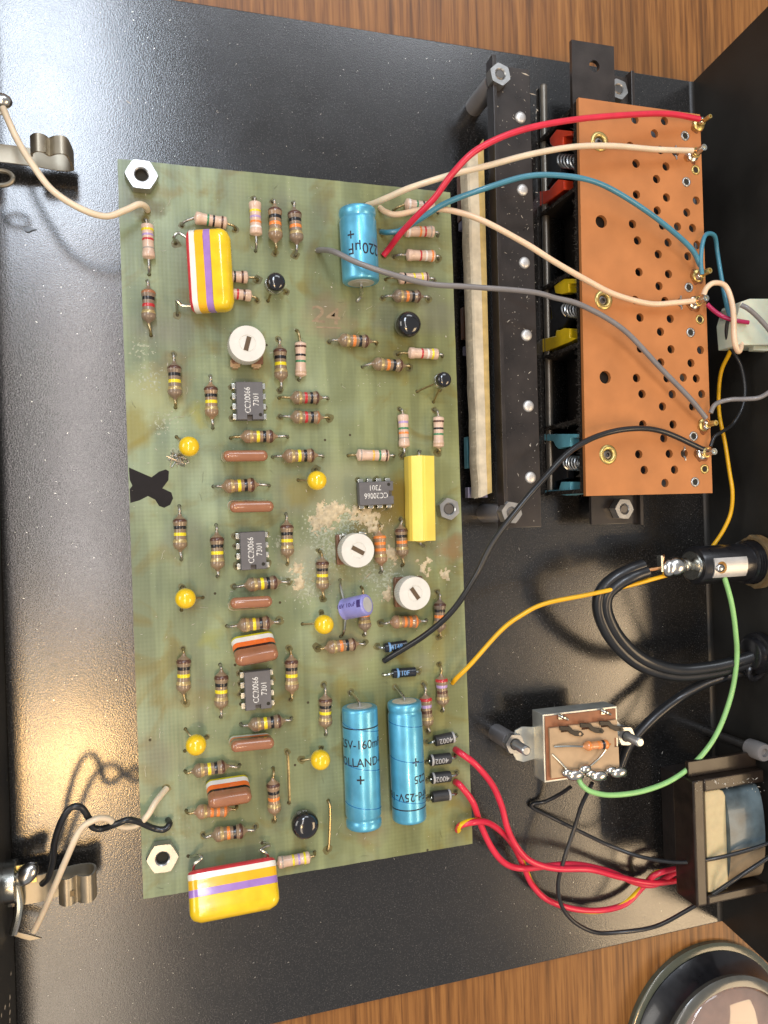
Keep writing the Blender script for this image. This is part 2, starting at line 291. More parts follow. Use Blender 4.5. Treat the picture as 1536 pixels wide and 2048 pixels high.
# ------------------------------------------------------------------ mesh helpers (millimetres)
ROOT = {}
class B:
    def __init__(s): s.v = []; s.f = []
    def add(s, vs, fs, m=None):
        o = len(s.v)
        s.v += [(m @ Vector(p)) if m else Vector(p) for p in vs]
        s.f += [tuple(i + o for i in f) for f in fs]
        return s
    def box(s, c, d, m=None):
        x, y, z = c; a, b, e = d[0] / 2, d[1] / 2, d[2] / 2
        vs = [(x + i * a, y + j * b, z + k * e) for k in (-1, 1) for j in (-1, 1) for i in (-1, 1)]
        return s.add(vs, [(0, 2, 3, 1), (4, 5, 7, 6), (0, 1, 5, 4), (2, 6, 7, 3), (0, 4, 6, 2), (1, 3, 7, 5)], m)
    def prism(s, poly, z0, z1, m=None):
        n = len(poly); a = sum(poly[i][0] * poly[(i + 1) % n][1] - poly[(i + 1) % n][0] * poly[i][1] for i in range(n))
        if a < 0: poly = poly[::-1]
        vs = [(p[0], p[1], z0) for p in poly] + [(p[0], p[1], z1) for p in poly]
        fs = [tuple(range(n - 1, -1, -1)), tuple(range(n, 2 * n))] + [(i, (i + 1) % n, n + (i + 1) % n, n + i) for i in range(n)]
        return s.add(vs, fs, m)
    def lathe(s, prof, m=None, seg=20, caps=True):
        """prof: (radius, height along local z)"""
        vs = []; fs = []
        for r, z in prof:
            vs += [(r * math.cos(2 * math.pi * k / seg), r * math.sin(2 * math.pi * k / seg), z) for k in range(seg)]
        for i in range(len(prof) - 1):
            for k in range(seg):
                a, b = i * seg + k, i * seg + (k + 1) % seg
                fs.append((a, b, b + seg, a + seg))
        if caps:
            if prof[0][0] > 1e-4: fs.append(tuple(range(seg - 1, -1, -1)))
            if prof[-1][0] > 1e-4: fs.append(tuple((len(prof) - 1) * seg + k for k in range(seg)))
        return s.add(vs, fs, m)
    def tube(s, pts, r, seg=10, caps=True, smooth=True):
        pts = [Vector(p) for p in pts]
        if smooth: pts = spline(pts)
        n = len(pts); vs = []; fs = []
        t0 = (pts[1] - pts[0]).normalized()
        up = Vector((0, 0, 1)) if abs(t0.z) < 0.9 else Vector((0, 1, 0))
        u = t0.cross(up).normalized()
        for i, p in enumerate(pts):
            t = (pts[min(i + 1, n - 1)] - pts[max(i - 1, 0)]).normalized()
            u = (u - t * u.dot(t)).normalized(); v = t.cross(u)
            rr = r(i / (n - 1)) if callable(r) else r
            vs += [p + (u * math.cos(2 * math.pi * k / seg) + v * math.sin(2 * math.pi * k / seg)) * rr for k in range(seg)]
        for i in range(n - 1):
            for k in range(seg):
                a, b = i * seg + k, i * seg + (k + 1) % seg
                fs.append((a, b, b + seg, a + seg))
        if caps: fs += [tuple(range(seg - 1, -1, -1)), tuple((n - 1) * seg + k for k in range(seg))]
        return s.add(vs, fs)
    def ball(s, c, r, m=None, seg=16, rings=9, sc=(1, 1, 1)):
        prof = [(max(1e-5, math.sin(math.pi * i / rings)), -math.cos(math.pi * i / rings)) for i in range(rings + 1)]
        mm = Matrix.Translation(c) @ Matrix.Diagonal((r * sc[0], r * sc[1], r * sc[2], 1))
        return s.lathe(prof, (m @ mm) if m else mm, seg, False)
    def build(s, name, material, parent=None, local=False, bevel=0.0, smooth=35, seg=1):
        M = ROOT[parent] if parent is not None else None
        if parent is None:
            lo = Vector((min(p.x for p in s.v), min(p.y for p in s.v), min(p.z for p in s.v))); hi = Vector((max(p.x for p in s.v), max(p.y for p in s.v), 0))
            org = Vector(((lo.x + hi.x) / 2, (lo.y + hi.y) / 2, lo.z)); M = Matrix.Translation(org)
        inv = M.inverted()
        vs = [p * S if local else (inv @ p) * S for p in s.v]
        me = bpy.data.meshes.new(name); me.from_pydata(vs, [], s.f)
        bm = bmesh.new(); bm.from_mesh(me)
        bmesh.ops.remove_doubles(bm, verts=bm.verts, dist=1e-6)
        bmesh.ops.recalc_face_normals(bm, faces=bm.faces)
        if bevel:
            ed = [e for e in bm.edges if len(e.link_faces) == 2 and e.calc_face_angle(0) > 0.5]
            norms = {tuple(round(c, 2) for c in f.normal) for f in bm.faces}
            bmesh.ops.bevel(bm, geom=ed, offset=bevel * S, segments=seg + 1, profile=0.6, affect='EDGES', clamp_overlap=True)
            bm.normal_update()
            for f in bm.faces: f.smooth = tuple(round(c, 2) for c in f.normal) not in norms
        bm.to_mesh(me); bm.free()
        me.materials.append(material)
        if smooth:
            flat = [bevel and not p.use_smooth for p in me.polygons]
            for p in me.polygons: p.use_smooth = True
            me.set_sharp_from_angle(angle=math.radians(smooth))
            for p, q in zip(me.polygons, flat): p.use_smooth = not q
        o = bpy.data.objects.new(name, me); C.objects.link(o)
        if parent is not None:
            o.parent = parent; ROOT[o] = M
        else:
            o.location = Vector((org.x, org.y, org.z + ZO)) * S; ROOT[o] = M
        return o
def spline(pts, n=8):
    out = []
    P = [pts[0] * 2 - pts[1]] + pts + [pts[-1] * 2 - pts[-2]]
    for i in range(1, len(P) - 2):
        a, b, c, d = P[i - 1], P[i], P[i + 1], P[i + 2]
        for k in range(n):
            t = k / n
            out.append(0.5 * ((2 * b) + (c - a) * t + (2 * a - 5 * b + 4 * c - d) * t * t + (3 * b - a - 3 * c + d) * t ** 3))
    out.append(pts[-1]); return out
def thing(name, label, cat, M, group=None):
    if not isinstance(M, Matrix): M = Matrix.Translation(Vector(M))
    o = bpy.data.objects.new(name, None); C.objects.link(o)
    o.empty_display_size = 0.003
    L = M.copy(); L.translation = (M.translation + Vector((0, 0, ZO))) * S
    o.matrix_world = L
    ROOT[o] = M; tag(o, label, cat, group)
    return o
def tag(o, label=None, cat=None, group=None, kind=None):
    if label: o['label'] = label
    if cat: o['category'] = cat
    if group: o['group'] = group
    if kind: o['kind'] = kind
    return o
def frame(o, xdir, zdir=Vector((0, 0, 1))):
    """matrix at o with local x along xdir and local z near zdir"""
    z = Vector(zdir).normalized(); x = Vector(xdir); x = (x - z * x.dot(z)).normalized(); y = z.cross(x)
    return Matrix(((x.x, y.x, z.x, o[0]), (x.y, y.y, z.y, o[1]), (x.z, y.z, z.z, o[2]), (0, 0, 0, 1)))
def axis_to(p, d):
    """matrix at p whose local z points along d"""
    q = Vector(d).to_track_quat('Z', 'Y').to_matrix().to_4x4(); q.translation = p; return q
def hexnut(b, c, af, h, hole, m=None, rot=0.0):
    """hexagonal nut with chamfered faces and a through hole, base centre c, across flats af"""
    R = af / math.sqrt(3); rings = []
    def hexring(r, z, clip): 
        out = []
        for k in range(24):
            a = 2 * math.pi * k / 24; aa = (a + math.pi / 6) % (math.pi / 3) - math.pi / 6
            rr = min(R * math.cos(math.pi / 6) / math.cos(aa), clip); out.append((c[0] + rr * r * math.cos(a + rot), c[1] + rr * r * math.sin(a + rot), c[2] + z))
        return out
    cir = lambda r, z: [(c[0] + r * math.cos(2 * math.pi * k / 24 + rot), c[1] + r * math.sin(2 * math.pi * k / 24 + rot), c[2] + z) for k in range(24)]
    rings = [cir(hole, 0.2), cir(hole * 1.1, 0), cir(af / 2 * 0.96, 0), hexring(1, 0.25, 99), hexring(1, h - 0.45, 99), hexring(0.99, h, af / 2 * 1.12), cir(hole * 1.2, h), cir(hole, h - 0.25), cir(hole, 0.2)]
    vs = [p for r in rings for p in r]; fs = []
    for i in range(len(rings) - 1):
        for k in range(24):
            a, d = i * 24 + k, i * 24 + (k + 1) % 24
            fs.append((a, d, d + 24, a + 24))
    b.add(vs, fs, m); return b
def text_mesh(s, size, sx=1.0):
    """flat lettering as (verts, faces), centred on the origin, size = cap height in mm"""
    cu = bpy.data.curves.new('t', 'FONT'); cu.body = s; cu.size = size / 0.69; cu.align_x = 'CENTER'; cu.align_y = 'CENTER'; cu.resolution_u = 3; cu.offset = 0.012 * size
    o = bpy.data.objects.new('t', cu); C.objects.link(o)
    dg = bpy.context.evaluated_depsgraph_get()
    me = bpy.data.meshes.new_from_object(o.evaluated_get(dg))
    vs = [Vector((v.co.x * sx, v.co.y, 0)) for v in me.vertices]; fs = [tuple(p.vertices) for p in me.polygons]
    bpy.data.objects.remove(o); bpy.data.curves.remove(cu); bpy.data.meshes.remove(me)
    return vs, fs
def text_plate(b, s, size, M, sx=1.0):
    vs, fs = text_mesh(s, size, sx); b.add(vs, fs, M)
def text_wrap(b, s, size, M, R, rot=0.0, ang=0.0, zc=0.0, sx=1.0):
    """lettering wrapped round a cylinder of radius R whose axis is M's local z; text runs round the axis (rot=0)"""
    vs, fs = text_mesh(s, size, sx)
    bm = bmesh.new(); bv = [bm.verts.new(v) for v in vs]
    for f in fs:
        try: bm.faces.new([bv[i] for i in f])
        except ValueError: pass
    bmesh.ops.rotate(bm, verts=bm.verts, cent=(0, 0, 0), matrix=Matrix.Rotation(rot, 3, 'Z'))
    x0 = min(v.co.x for v in bm.verts); x1 = max(v.co.x for v in bm.verts); x = x0 + 0.25
    while x < x1:
        bmesh.ops.bisect_plane(bm, geom=bm.verts[:] + bm.edges[:] + bm.faces[:], plane_co=(x, 0, 0), plane_no=(1, 0, 0)); x += 0.3
    bm.verts.index_update()
    b.add([((R + 0.03) * math.sin(v.co.x / R + ang), -(R + 0.03) * math.cos(v.co.x / R + ang), v.co.y + zc) for v in bm.verts], [tuple(v.index for v in f.verts) for f in bm.faces], M)
    bm.free()
def fibres(b, n, place, length, r=0.035, curl=0.6):
    for _ in range(n):
        p, d = place(); p = Vector(p); d = Vector(d)
        L = length * random.uniform(0.4, 1.3); q = [p]
        for i in range(3):
            d = (d + Vector((random.uniform(-1, 1), random.uniform(-1, 1), random.uniform(-1, 1))) * curl).normalized(); q.append(q[-1] + d * L / 3)
        b.tube(q, r, 3, True, False)

# ================================================================== the setting
b = B(); b.add([(-900, -900, TABLE), (900, -900, TABLE), (900, 900, TABLE), (-900, 900, TABLE)], [(0, 1, 2, 3)])
t = b.build('table_top', M_WOOD, smooth=0); tag(t, 'brown wooden table top with straight grain under the metal chassis', None, None, 'structure')

# ------------------------------------------------------------------ chassis: bent sheet, floor and two side panels
YT = 0.5 * (at(400, 11, FLOOR).y + at(1300, 147, FLOOR).y); YB = 0.5 * (at(700, 2014, FLOOR).y + at(1440, 1842, FLOOR).y)
XR = 0.5 * (at(1392, 165, FLOOR).x + at(1440, 1840, FLOOR).x); XL = at(22, 1700, FLOOR).x
ch = thing('metal_chassis', 'black painted sheet metal chassis with side walls holding the electronics', 'chassis', ((XL + XR) / 2, (YT + YB) / 2, FLOOR - 1.5))
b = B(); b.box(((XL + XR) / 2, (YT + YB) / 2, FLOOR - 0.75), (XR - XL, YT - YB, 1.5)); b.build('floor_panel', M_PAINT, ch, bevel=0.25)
# right panel: its ends slope as it rises
e1 = atX(1536, 12, XR); e2 = atX(1536, 1926, XR)
def wall_y(y0, e, z): return y0 + (e.y - y0) * (z - FLOOR) / (e.z - FLOOR)
Z1 = 24.0
b = B(); b.prism([(YT, FLOOR - 1.5), (wall_y(YT, e1, Z1), Z1), (wall_y(YB, e2, Z1), Z1), (YB, FLOOR - 1.5)], 0, 1.5, Matrix(((0, 0, 1, XR + 0.01), (1, 0, 0, 0), (0, 1, 0, 0), (0, 0, 0, 1))))
rw = b.build('side_panel', M_PAINT2, ch, bevel=0.2)
b = B(); b.lathe([(2.2, YB + 0.3), (2.2, YT - 0.3)], Matrix(((1, 0, 0, XR - 0.6), (0, 0, 1, 0), (0, 1, 0, FLOOR - 1.7), (0, 0, 0, 1))), 16); b.build('bend', M_PAINT2, ch)
b = B(); b.box((XL - 0.76, (YT + YB) / 2, FLOOR + 12), (1.5, YT - YB, 27)); lw = b.build('side_panel', M_PAINT2, ch, bevel=0.25); lw['label'] = 'dark wall with chipped paint at its foot'
# chipped paint along the foot of the left panel
b = B()
for (x, y, r) in ((22, 1948, 0.55), (20, 1995, 0.8), (19, 2010, 0.5), (10, 2014, 0.6), (20, 2025, 0.7), (20, 2040, 0.6), (3, 2030, 0.5), (27, 1790, 0.25), (18, 1700, 0.2), (14, 1560, 0.2)):
    p = atX(x, y, XL + 0.02); n = 9
    ring = [(XL + 0.02, p.y + r * random.uniform(0.5, 1.2) * math.cos(2 * math.pi * k / n), p.z + r * random.uniform(0.6, 1.6) * math.sin(2 * math.pi * k / n)) for k in range(n)]
    b.add(ring, [tuple(range(n))])
b.build('paint_chip', mat('bare_primer', (0.62, 0.55, 0.44), 0.6), lw, smooth=0)

# ------------------------------------------------------------------ circuit board
PC = [at(*p) for p in ((235, 318), (900, 385), (945, 1687), (287, 1798))]
pcb = thing('circuit_board', 'pale green fibreglass circuit board carrying resistors, capacitors and chips', 'circuit board', (0, 0, -1.6))
poly = []
for i in range(4):
    a, c = PC[i], PC[(i + 1) % 4]; n = 60
    for k in range(n):
        p = a.lerp(c, k / n); nrm = Vector((c.y - a.y, a.x - c.x, 0)).normalized()
        p = p - nrm * (0.12 * abs(noise.noise(p * 1.3)) + 0.05 * random.random()); poly.append((p.x, p.y))
b = B(); b.prism(poly, -1.6, 0); bd = b.build('panel', M_BOARD, pcb, smooth=20)
HOLES = []   # lead holes, filled by the components below
def hole(p): HOLES.append((p.x, p.y)); return p
# black marker cross near the left edge
X3 = [(68, 1132), (150, 1168), (242, 1208), (300, 1165), (350, 1148), (375, 1160), (372, 1230), (325, 1292), (395, 1325), (408, 1370), (385, 1420), (340, 1442), (300, 1428), (270, 1380), (215, 1352), (150, 1385), (80, 1405), (74, 1300), (95, 1272), (75, 1230)]
b = B(); b.prism([(p.x, p.y) for p in (at(240 + .2604 * x, 640 + .2604 * y, 0) for x, y in X3)], 0.0, 0.03); b.build('marker_cross', M_MARK, pcb, smooth=0)
# faint red handwriting
b = B(); text_plate(b, '24', 4.2, Matrix.Translation(at(652, 632, 0.015)) @ Matrix.Rotation(-0.08, 4, 'Z'), 1.3)
b.build('handwriting', mat('faded_red', (0.27, 0.20, 0.12), 0.6, var=.25, vscale=700), pcb, smooth=0)
b = B(); b.box(tuple(at(657, 655, 0.01)), (6.5, 0.35, 0.02)); b.build('underline', mat('faded_red', (0.27, 0.20, 0.12), 0.6, var=.25, vscale=700), pcb, smooth=0)

# ------------------------------------------------------------------ nuts on standoffs that hold the board
def mount_nut(px, py, label, inner, rot, screw=False, af=6.6):
    z0 = 0.0; p = at(px, py, 2.6)
    r = thing('mounting_nut', label, 'nut', Matrix.Translation((p.x, p.y, FLOOR)), 'nuts that hold the circuit board')
    b = B(); hexnut(b, (p.x, p.y, 0.15), af, 2.9, 1.5, rot=rot); b.build('nut', M_STEEL, r, smooth=30)
    b = B(); b.lathe([(2.0, FLOOR + 0.01), (2.0, -1.62)], Matrix.Translation((p.x, p.y, 0)), 20)
    b.build('standoff', M_WIREG, r)
    b = B(); b.lathe([(1.48, -1.5), (1.48, 1.6 if not screw else 2.5), (1.3, 1.75 if not screw else 2.65)], Matrix.Translation((p.x, p.y, 0)), 18); b.build('screw_end', inner, r)
mount_nut(283, 350, 'bright hex nut at the top corner of the circuit board above the white wire', M_HOLE, 0.5, af=6.8)
mount_nut(325, 1716, 'hex nut with round flange at the bottom left corner of the circuit board', M_HOLE, 0.5)
mount_nut(898, 1018, 'hex nut with a threaded screw end beside the long yellow capacitor', M_THREAD, 0.15, True, 5.4)

# ------------------------------------------------------------------ resistors
PB = [(0.0, .20), (.03, .24), (.075, .42), (.13, .80), (.17, .96), (.21, 1.0), (.26, .97), (.30, .88), (.36, .85), (.44, .84), (.52, .84), (.62, .85), (.68, .90), (.74, .98), (.79, 1.0), (.84, .975), (.885, .84), (.925, .56), (.96, .32), (1.0, .20)]
PCR = [(0.0, .18), (.025, .30), (.05, .80), (.065, .96), (.09, 1.0), (.17, 1.0), (.21, .97), (.24, .915), (.30, .90), (.50, .895), (.70, .90), (.76, .915), (.79, .97), (.83, 1.0), (.91, 1.0), (.94, .95), (.955, .78), (.975, .34), (1.0, .18)]
def prof_r(P, t):
    for (a, ra), (c, rc) in zip(P, P[1:]):
        if a <= t <= c: return ra + (rc - ra) * (t - a) / (c - a)
    return P[-1][1]
def resistor(kind, A, Bq, hA, hB, bands, label, pos=None, R=None, zc=None, bm=None):
    P = PB if kind == 'b' else PCR
    R = R or ((1.78 if kind == 'b' else 1.52) * random.uniform(.96, 1.03))
    zc = zc or R + random.uniform(0.1, 0.6)
    a, c = at(A[0], A[1], zc), at(Bq[0], Bq[1], zc)
    L = (c - a).length; mid = (a + c) / 2
    M = frame((mid.x, mid.y, 0), c - a)
    nm = 'resistor'
    r = thing(nm, label, 'resistor', M, 'resistors on the circuit board')
    ax = Matrix.Translation((0, 0, zc)) @ Matrix.Rotation(random.uniform(-.05, .05), 4, 'Y') @ Matrix.Rotation(random.uniform(-.02, .02), 4, 'Z') @ Matrix.Translation((0, 0, -zc)) @ Matrix(((0, 0, 1, -L / 2), (1, 0, 0, 0), (0, 1, 0, zc), (0, 0, 0, 1)))
    b = B(); b.lathe([(rr * R, t * L) for t, rr in P], ax, 22)
    b.build('body', bm or (random.choice((M_BROWN, M_BROWN, M_BROWN2, M_BROWN3)) if kind == 'b' else M_CREAM), r, local=True, smooth=60)
    pos = pos or ((.17, .36, .53, .705) if kind == 'b' else (.28, .42, .56, .74))
    for k, ch_ in enumerate(bands):
        t = pos[k]; hw = .042 if kind == 'b' else .030
        if kind == 'b' and k == 0: hw = .052
        if ch_ == 's': hw *= 0.6
        b = B(); n = 5
        jit = random.uniform(-.006, .006)
        b.lathe([(prof_r(P, t + jit + hw * (2 * i / (n - 1) - 1)) * R + (0.035 if 0 < i < n - 1 else 0.0), (t + jit + hw * (2 * i / (n - 1) - 1)) * L) for i in range(n)], ax, 22, False)
        b.build('band', band_mat(ch_), r, local=True, smooth=60)
    inv = M.inverted()
    for end, h in ((-1, hA), (1, hB)):
        hp = inv @ hole(at(h[0], h[1], 0)); x0 = end * (L / 2 - 0.25)
        d = Vector((hp.x - x0, hp.y, 0)); q = ax @ Vector((0, 0, L / 2 + x0))
        d = Vector((hp.x, hp.y, 0)) - Vector((q.x, q.y, 0)); mid2 = q + d * 0.62 + Vector((0, 0, 0.05)); near = q + d * 0.93 + Vector((0, 0, -zc * 0.42))
        b = B(); b.tube([q, q + d * 0.30, mid2, near, Vector((hp.x, hp.y, -0.1)), Vector((hp.x, hp.y, -0.5))], 0.34, 8)
        b.build('lead', M_LEAD if random.random() < .6 else M_LEADG, r, local=True, smooth=60)
    return r
BKY, BKO = 'nkyg', 'nkog'
RES = [
 ('c', (294, 445), (298, 520), (291, 440), (298, 549), 'yvrs', 'cream resistor with yellow, violet and red bands below the top corner nut', (.21, .35, .475, .71)),
 ('b', (296, 571), (298, 648), (295, 562), (302, 671), 'bkrg', 'brown resistor with black and red bands under the cream one on the upper left', None),
 ('c', (387, 435), (456, 447), (363, 451), (471, 459), 'ekn', 'cream resistor with green and black bands behind the top of the upright yellow capacitor', (.41, .58, .82)),
 ('c', (428, 551), (498, 555), (420, 552), (515, 560), 'ekn', 'upper of two cream resistors sticking out from under the upright yellow capacitor, green band', (.42, .58, .80)),
 ('c', (434, 584), (505, 592), (424, 585), (514, 601), 'orn', 'lower of two cream resistors sticking out from under the upright yellow capacitor, red band', (.40, .57, .76)),
 ('c', (509, 401), (513, 473), (508, 398), (511, 502), 'yvow', 'cream resistor with violet and orange bands, leftmost of three in a row at the top', (.32, .48, .62, .76)),
 ('b', (550, 407), (551, 487), (545, 403), (550, 507), BKO, 'brown resistor with orange band, middle of three in a row at the top', None),
 ('b', (588, 414), (594, 490), (586, 406), (590, 511), BKO, 'brown resistor with orange band, rightmost of three in a row at the top', None),
 ('c', (808, 409), (870, 415), (788, 421), (876, 426), 'wekn', 'cream resistor with green band under the white wires at the top right corner', (.16, .40, .60, .80)),
 ('c', (806, 463), (870, 463), (790, 468), (875, 472), 'wors', 'cream resistor crossed by the red and teal wires, orange and red bands', (.16, .52, .66, .84)),
 ('c', (811, 510), (871, 512), (788, 515), (876, 518), 'rwo', 'pinkish resistor with red, white and orange bands right of the red wire end', (.48, .66, .86)),
 ('c', (795, 556), (858, 557), (771, 559), (867, 563), 'kyyn', 'cream resistor half hidden under the grey wire beside the top blue capacitor', (.22, .50, .75, .90)),
 ('b', (847, 593), (783, 592), (857, 598), (765, 596), BKO, 'brown resistor with orange band just above the larger black dome transistor', None),
 ('b', (744, 683), (675, 680), (753, 688), (658, 684), BKO, 'brown resistor with orange band below the faded red handwriting', None),
 ('b', (812, 731), (742, 728), (819, 735), (725, 734), BKO, 'brown resistor with orange band directly left below a cream one, under the big black dome', None),
 ('c', (815, 706), (878, 708), (795, 709), (884, 713), 'rwy', 'cream resistor with red and yellow bands under the big black dome transistor', (.44, .62, .77)),
 ('c', (600.5, 682), (602, 755), (593, 661), (598, 760), 'nket', 'cream resistor with thin black and green bands right of the top white trimmer', (.16, .40, .56, .86)),
 ('b', (348, 722), (350.5, 800), (346, 708), (351, 815), BKY, 'brown resistor with yellow band, far left and topmost of the yellow banded ones', None),
 ('b', (421, 764), (424, 839), (420, 752), (425, 856), BKY, 'brown resistor with yellow band directly left of the top chip', None),
 ('b', (559, 688), (563, 765), (557, 678), (560, 781), BKY, 'brown resistor with yellow band between the top white trimmer and a cream resistor', None),
 ('b', (645, 796), (580, 795), (656, 797), (558, 796), 'nkrg', 'brown resistor with red band, upper of a pair right of the top chip', None),
 ('b', (647, 835), (580, 834), (658, 836), (560, 834), 'bkrg', 'brown resistor with rusty end, lower of a red banded pair right of the top chip', None),
 ('b', (555, 873), (480, 873), (575, 874), (461, 876), BKY, 'horizontal brown resistor with yellow band just below the top chip', None),
 ('b', (636, 911), (563, 912), (646, 913), (545, 914), BKY, 'horizontal brown resistor with yellow band at the right end of the topmost brown capacitor', None),
 ('b', (518, 969), (442, 973), (538, 971), (427, 973), BKY, 'horizontal brown resistor with yellow band between the two upper brown capacitors', None),
 ('c', (806, 826), (808.5, 897), (799, 818), (804, 912), 'veos', 'cream resistor with violet, green and orange bands above the long yellow capacitor', (.27, .44, .57, .71)),
 ('c', (876.5, 831), (877.5, 897), (868, 820), (876, 905), 'nket', 'cream resistor with black and green bands below the small black dome at the right edge', (.19, .40, .57, .86)),
 ('c', (712, 910), (779, 911), (696, 911), (787, 912), 'sYen', 'horizontal cream resistor with yellow and green bands above the upside down chip', (.14, .50, .69, .88)),
 ('b', (759, 1062), (762, 1132), (756, 1050), (760, 1146), 'ooog', 'tan resistor with three orange bands touching the middle white trimmer', None),
 ('b', (802, 1048), (805, 1117), (801, 1038), (804, 1131), BKO, 'brown resistor with orange band at the lower left end of the long yellow capacitor', None),
 ('b', (644, 1113), (645.5, 1184), (639, 1102), (646, 1197), BKY, 'brown resistor with yellow band in the white dust left of the middle trimmer', None),
 ('b', (879.5, 1197), (879.5, 1265), (874, 1184), (877, 1274), BKO, 'brown resistor with orange band crossed by the long black wire near the right edge', None),
 ('b', (842, 1243), (779, 1244), (852, 1240), (761, 1246), 'ooog', 'horizontal tan resistor with three orange bands under the lowest white trimmer', None),
 ('b', (718, 1287), (649, 1296), (729, 1286), (634, 1296), BKO, 'horizontal brown resistor with orange band below the violet capacitor', None),
 ('b', (726, 1192), (730, 1264), (723, 1174), (727, 1270), BKO, 'brown resistor mostly hidden beneath the violet capacitor', None),
 ('b', (882.5, 1348), (886, 1414), (878, 1328), (883, 1422), 'rvng', 'brown resistor with red and violet bands beside the yellow wire end', None),
 ('b', (851, 1386), (855, 1456), (846, 1368), (856, 1462), 'rvng', 'brown resistor with red and violet bands half hidden behind the right blue capacitor', None),
 ('b', (650.5, 1387), (651, 1458), (647, 1369), (651, 1469), BKY, 'brown resistor with yellow band at the upper left of the left tall blue capacitor', None),
 ('b', (359, 1028), (361, 1104), (358, 1012), (363, 1119), BKY, 'brown resistor with yellow band just below the black marker cross', None),
 ('b', (433.5, 1064), (435.5, 1143), (432, 1050), (435, 1153), BKY, 'brown resistor with yellow band directly left of the second chip', None),
 ('b', (573, 1040), (575.5, 1117), (571, 1028), (574, 1128), BKY, 'brown resistor with yellow band directly right of the second chip', None),
 ('b', (563, 1163.5), (487, 1171), (578, 1163), (467, 1173), BKY, 'horizontal brown resistor with yellow band just below the second chip', None),
 ('b', (548, 1244), (473, 1252), (559, 1241), (454, 1252), BKY, 'horizontal brown resistor with yellow band below the third brown capacitor', None),
 ('b', (367, 1307), (367.5, 1389), (366, 1297), (371, 1406), BKY, 'brown resistor with yellow band, far left one standing over a round water stain', None),
 ('b', (442, 1339), (443, 1421), (440, 1329), (442, 1434), BKY, 'brown resistor with yellow band directly left of the third chip', None),
 ('b', (583, 1309), (583.5, 1388), (578, 1296), (581, 1399), BKY, 'brown resistor with yellow band directly right of the third chip', None),
 ('b', (571, 1441), (495, 1451), (583, 1436), (481, 1448), BKY, 'horizontal brown resistor with yellow band just below the third chip', None),
 ('b', (459, 1532), (382, 1543), (479, 1530), (370, 1542), BKY, 'horizontal brown resistor with yellow band below the lower left yellow bead', None),
 ('b', (463, 1618), (387, 1625), (474, 1613), (372, 1621), 'ooog', 'tan resistor with orange bands half hidden under the lowest striped brown capacitor', None),
 ('b', (546, 1555), (549, 1632), (546, 1536), (548, 1641), BKO, 'vertical brown resistor with orange band right of the lowest striped brown capacitor', None),
 ('b', (495, 1660), (422, 1671), (511, 1653), (406, 1670), BKO, 'horizontal brown resistor with orange band above the big yellow capacitor at the bottom', None),
 ('c', (622, 1714), (553, 1726), (629, 1704), (545, 1727), 'yvys', 'cream resistor with violet band poking out right of the bottom yellow capacitor', (.20, .36, .52, .84)),
]
for kd, A, Bq, hA, hB, bands, lab, pos in RES:
    resistor(kd, A, Bq, hA, hB, bands.replace('Y', 'a'), lab, pos, bm=M_TAN if bands == 'ooog' else None)

# ------------------------------------------------------------------ chips
def chip(corners, label, group='dual in line chips'):
    """corners: pixel corners of the package top, in order; local x along the long side"""
    zt = 4.0
    q = [at(x, y, zt) for x, y in corners]
    c = sum(q, Vector()) / 4; d = ((q[1] - q[0]) + (q[2] - q[3])).normalized()
    Lx = ((q[1] - q[0]).length + (q[2] - q[3]).length) / 2; Wy = ((q[3] - q[0]).length + (q[2] - q[1]).length) / 2
    M = frame((c.x, c.y, 0), d); r = thing('chip', label, 'chip', M, group)
    # body with sloping sides, notch at +x end (notch=1)
    def ring(ins, z, nd):
        x, y = Lx / 2 - ins, Wy / 2 - ins
        return [(-x, -y, z), (x, -y, z), (x, -0.85, z), (x - nd, -0.85, z), (x - nd, 0.55, z), (x, 0.55, z), (x, y, z), (-x, y, z)]
    rings = [ring(0.35, 0.6, 0.02), ring(-0.12, 2.2, 0.02), ring(-0.12, 2.5, 1.15), ring(0.0, 3.9, 1.15), ring(0.1, 4.0, 1.15)]
    vs = [p for rg in rings for p in rg]; fs = [tuple(range(7, -1, -1)), tuple(range(32, 40))]
    for i in range(4):
        for k in range(8):
            a, e = i * 8 + k, i * 8 + (k + 1) % 8; fs.append((a, e, e + 8, a + 8))
    b = B(); b.add(vs, fs); b.build('package', M_IC, r, local=True, smooth=20)
    b = B(); b.lathe([(0.45, 4.0), (0.45, 4.012)], Matrix.Translation((Lx / 2 - 1.2, Wy / 2 - 0.8, 0)), 12); b.build('dimple', M_HOLE, r, local=True)
    for s in (-1, 1):
        for k in range(4):
            x = (k - 1.5) * 2.54 * Lx / 9.4
            b = B(); y0 = s * (Wy / 2 - 0.3); y1 = s * (Wy / 2 + 0.75)
            b.box((x, (y0 + y1) / 2, 2.35), (1.35, abs(y1 - y0), 0.26)); b.box((x, y1, 1.5), (1.35, 0.26, 1.9)); b.box((x, y1, 0.1), (0.5, 0.26, 1.4))
            b.build('pin', M_PLATED, r, local=True, bevel=0.06)
            hp = M @ Vector((x, y1, 0)); HOLES.append((hp.x, hp.y))
    return r
def chip_full(corners, label):
    r = chip(corners, label)
    # reading direction runs away from the notch; second line lies on the dimple side
    tm = Matrix.Rotation(math.pi, 4, 'Z')
    b = B()
    text_plate(b, 'CC20066', 1.42, Matrix.Translation((-0.15, -0.55, 4.025)) @ tm, 0.80)
    text_plate(b, '7301', 1.36, Matrix.Translation((-0.35, 1.50, 4.025)) @ tm, 0.86)
    b.build('lettering', M_INKW, r, local=True, smooth=0)
chip_full([(525, 764), (528, 838), (475, 840), (472, 763)], 'grey chip with white lettering below the top white trimmer')
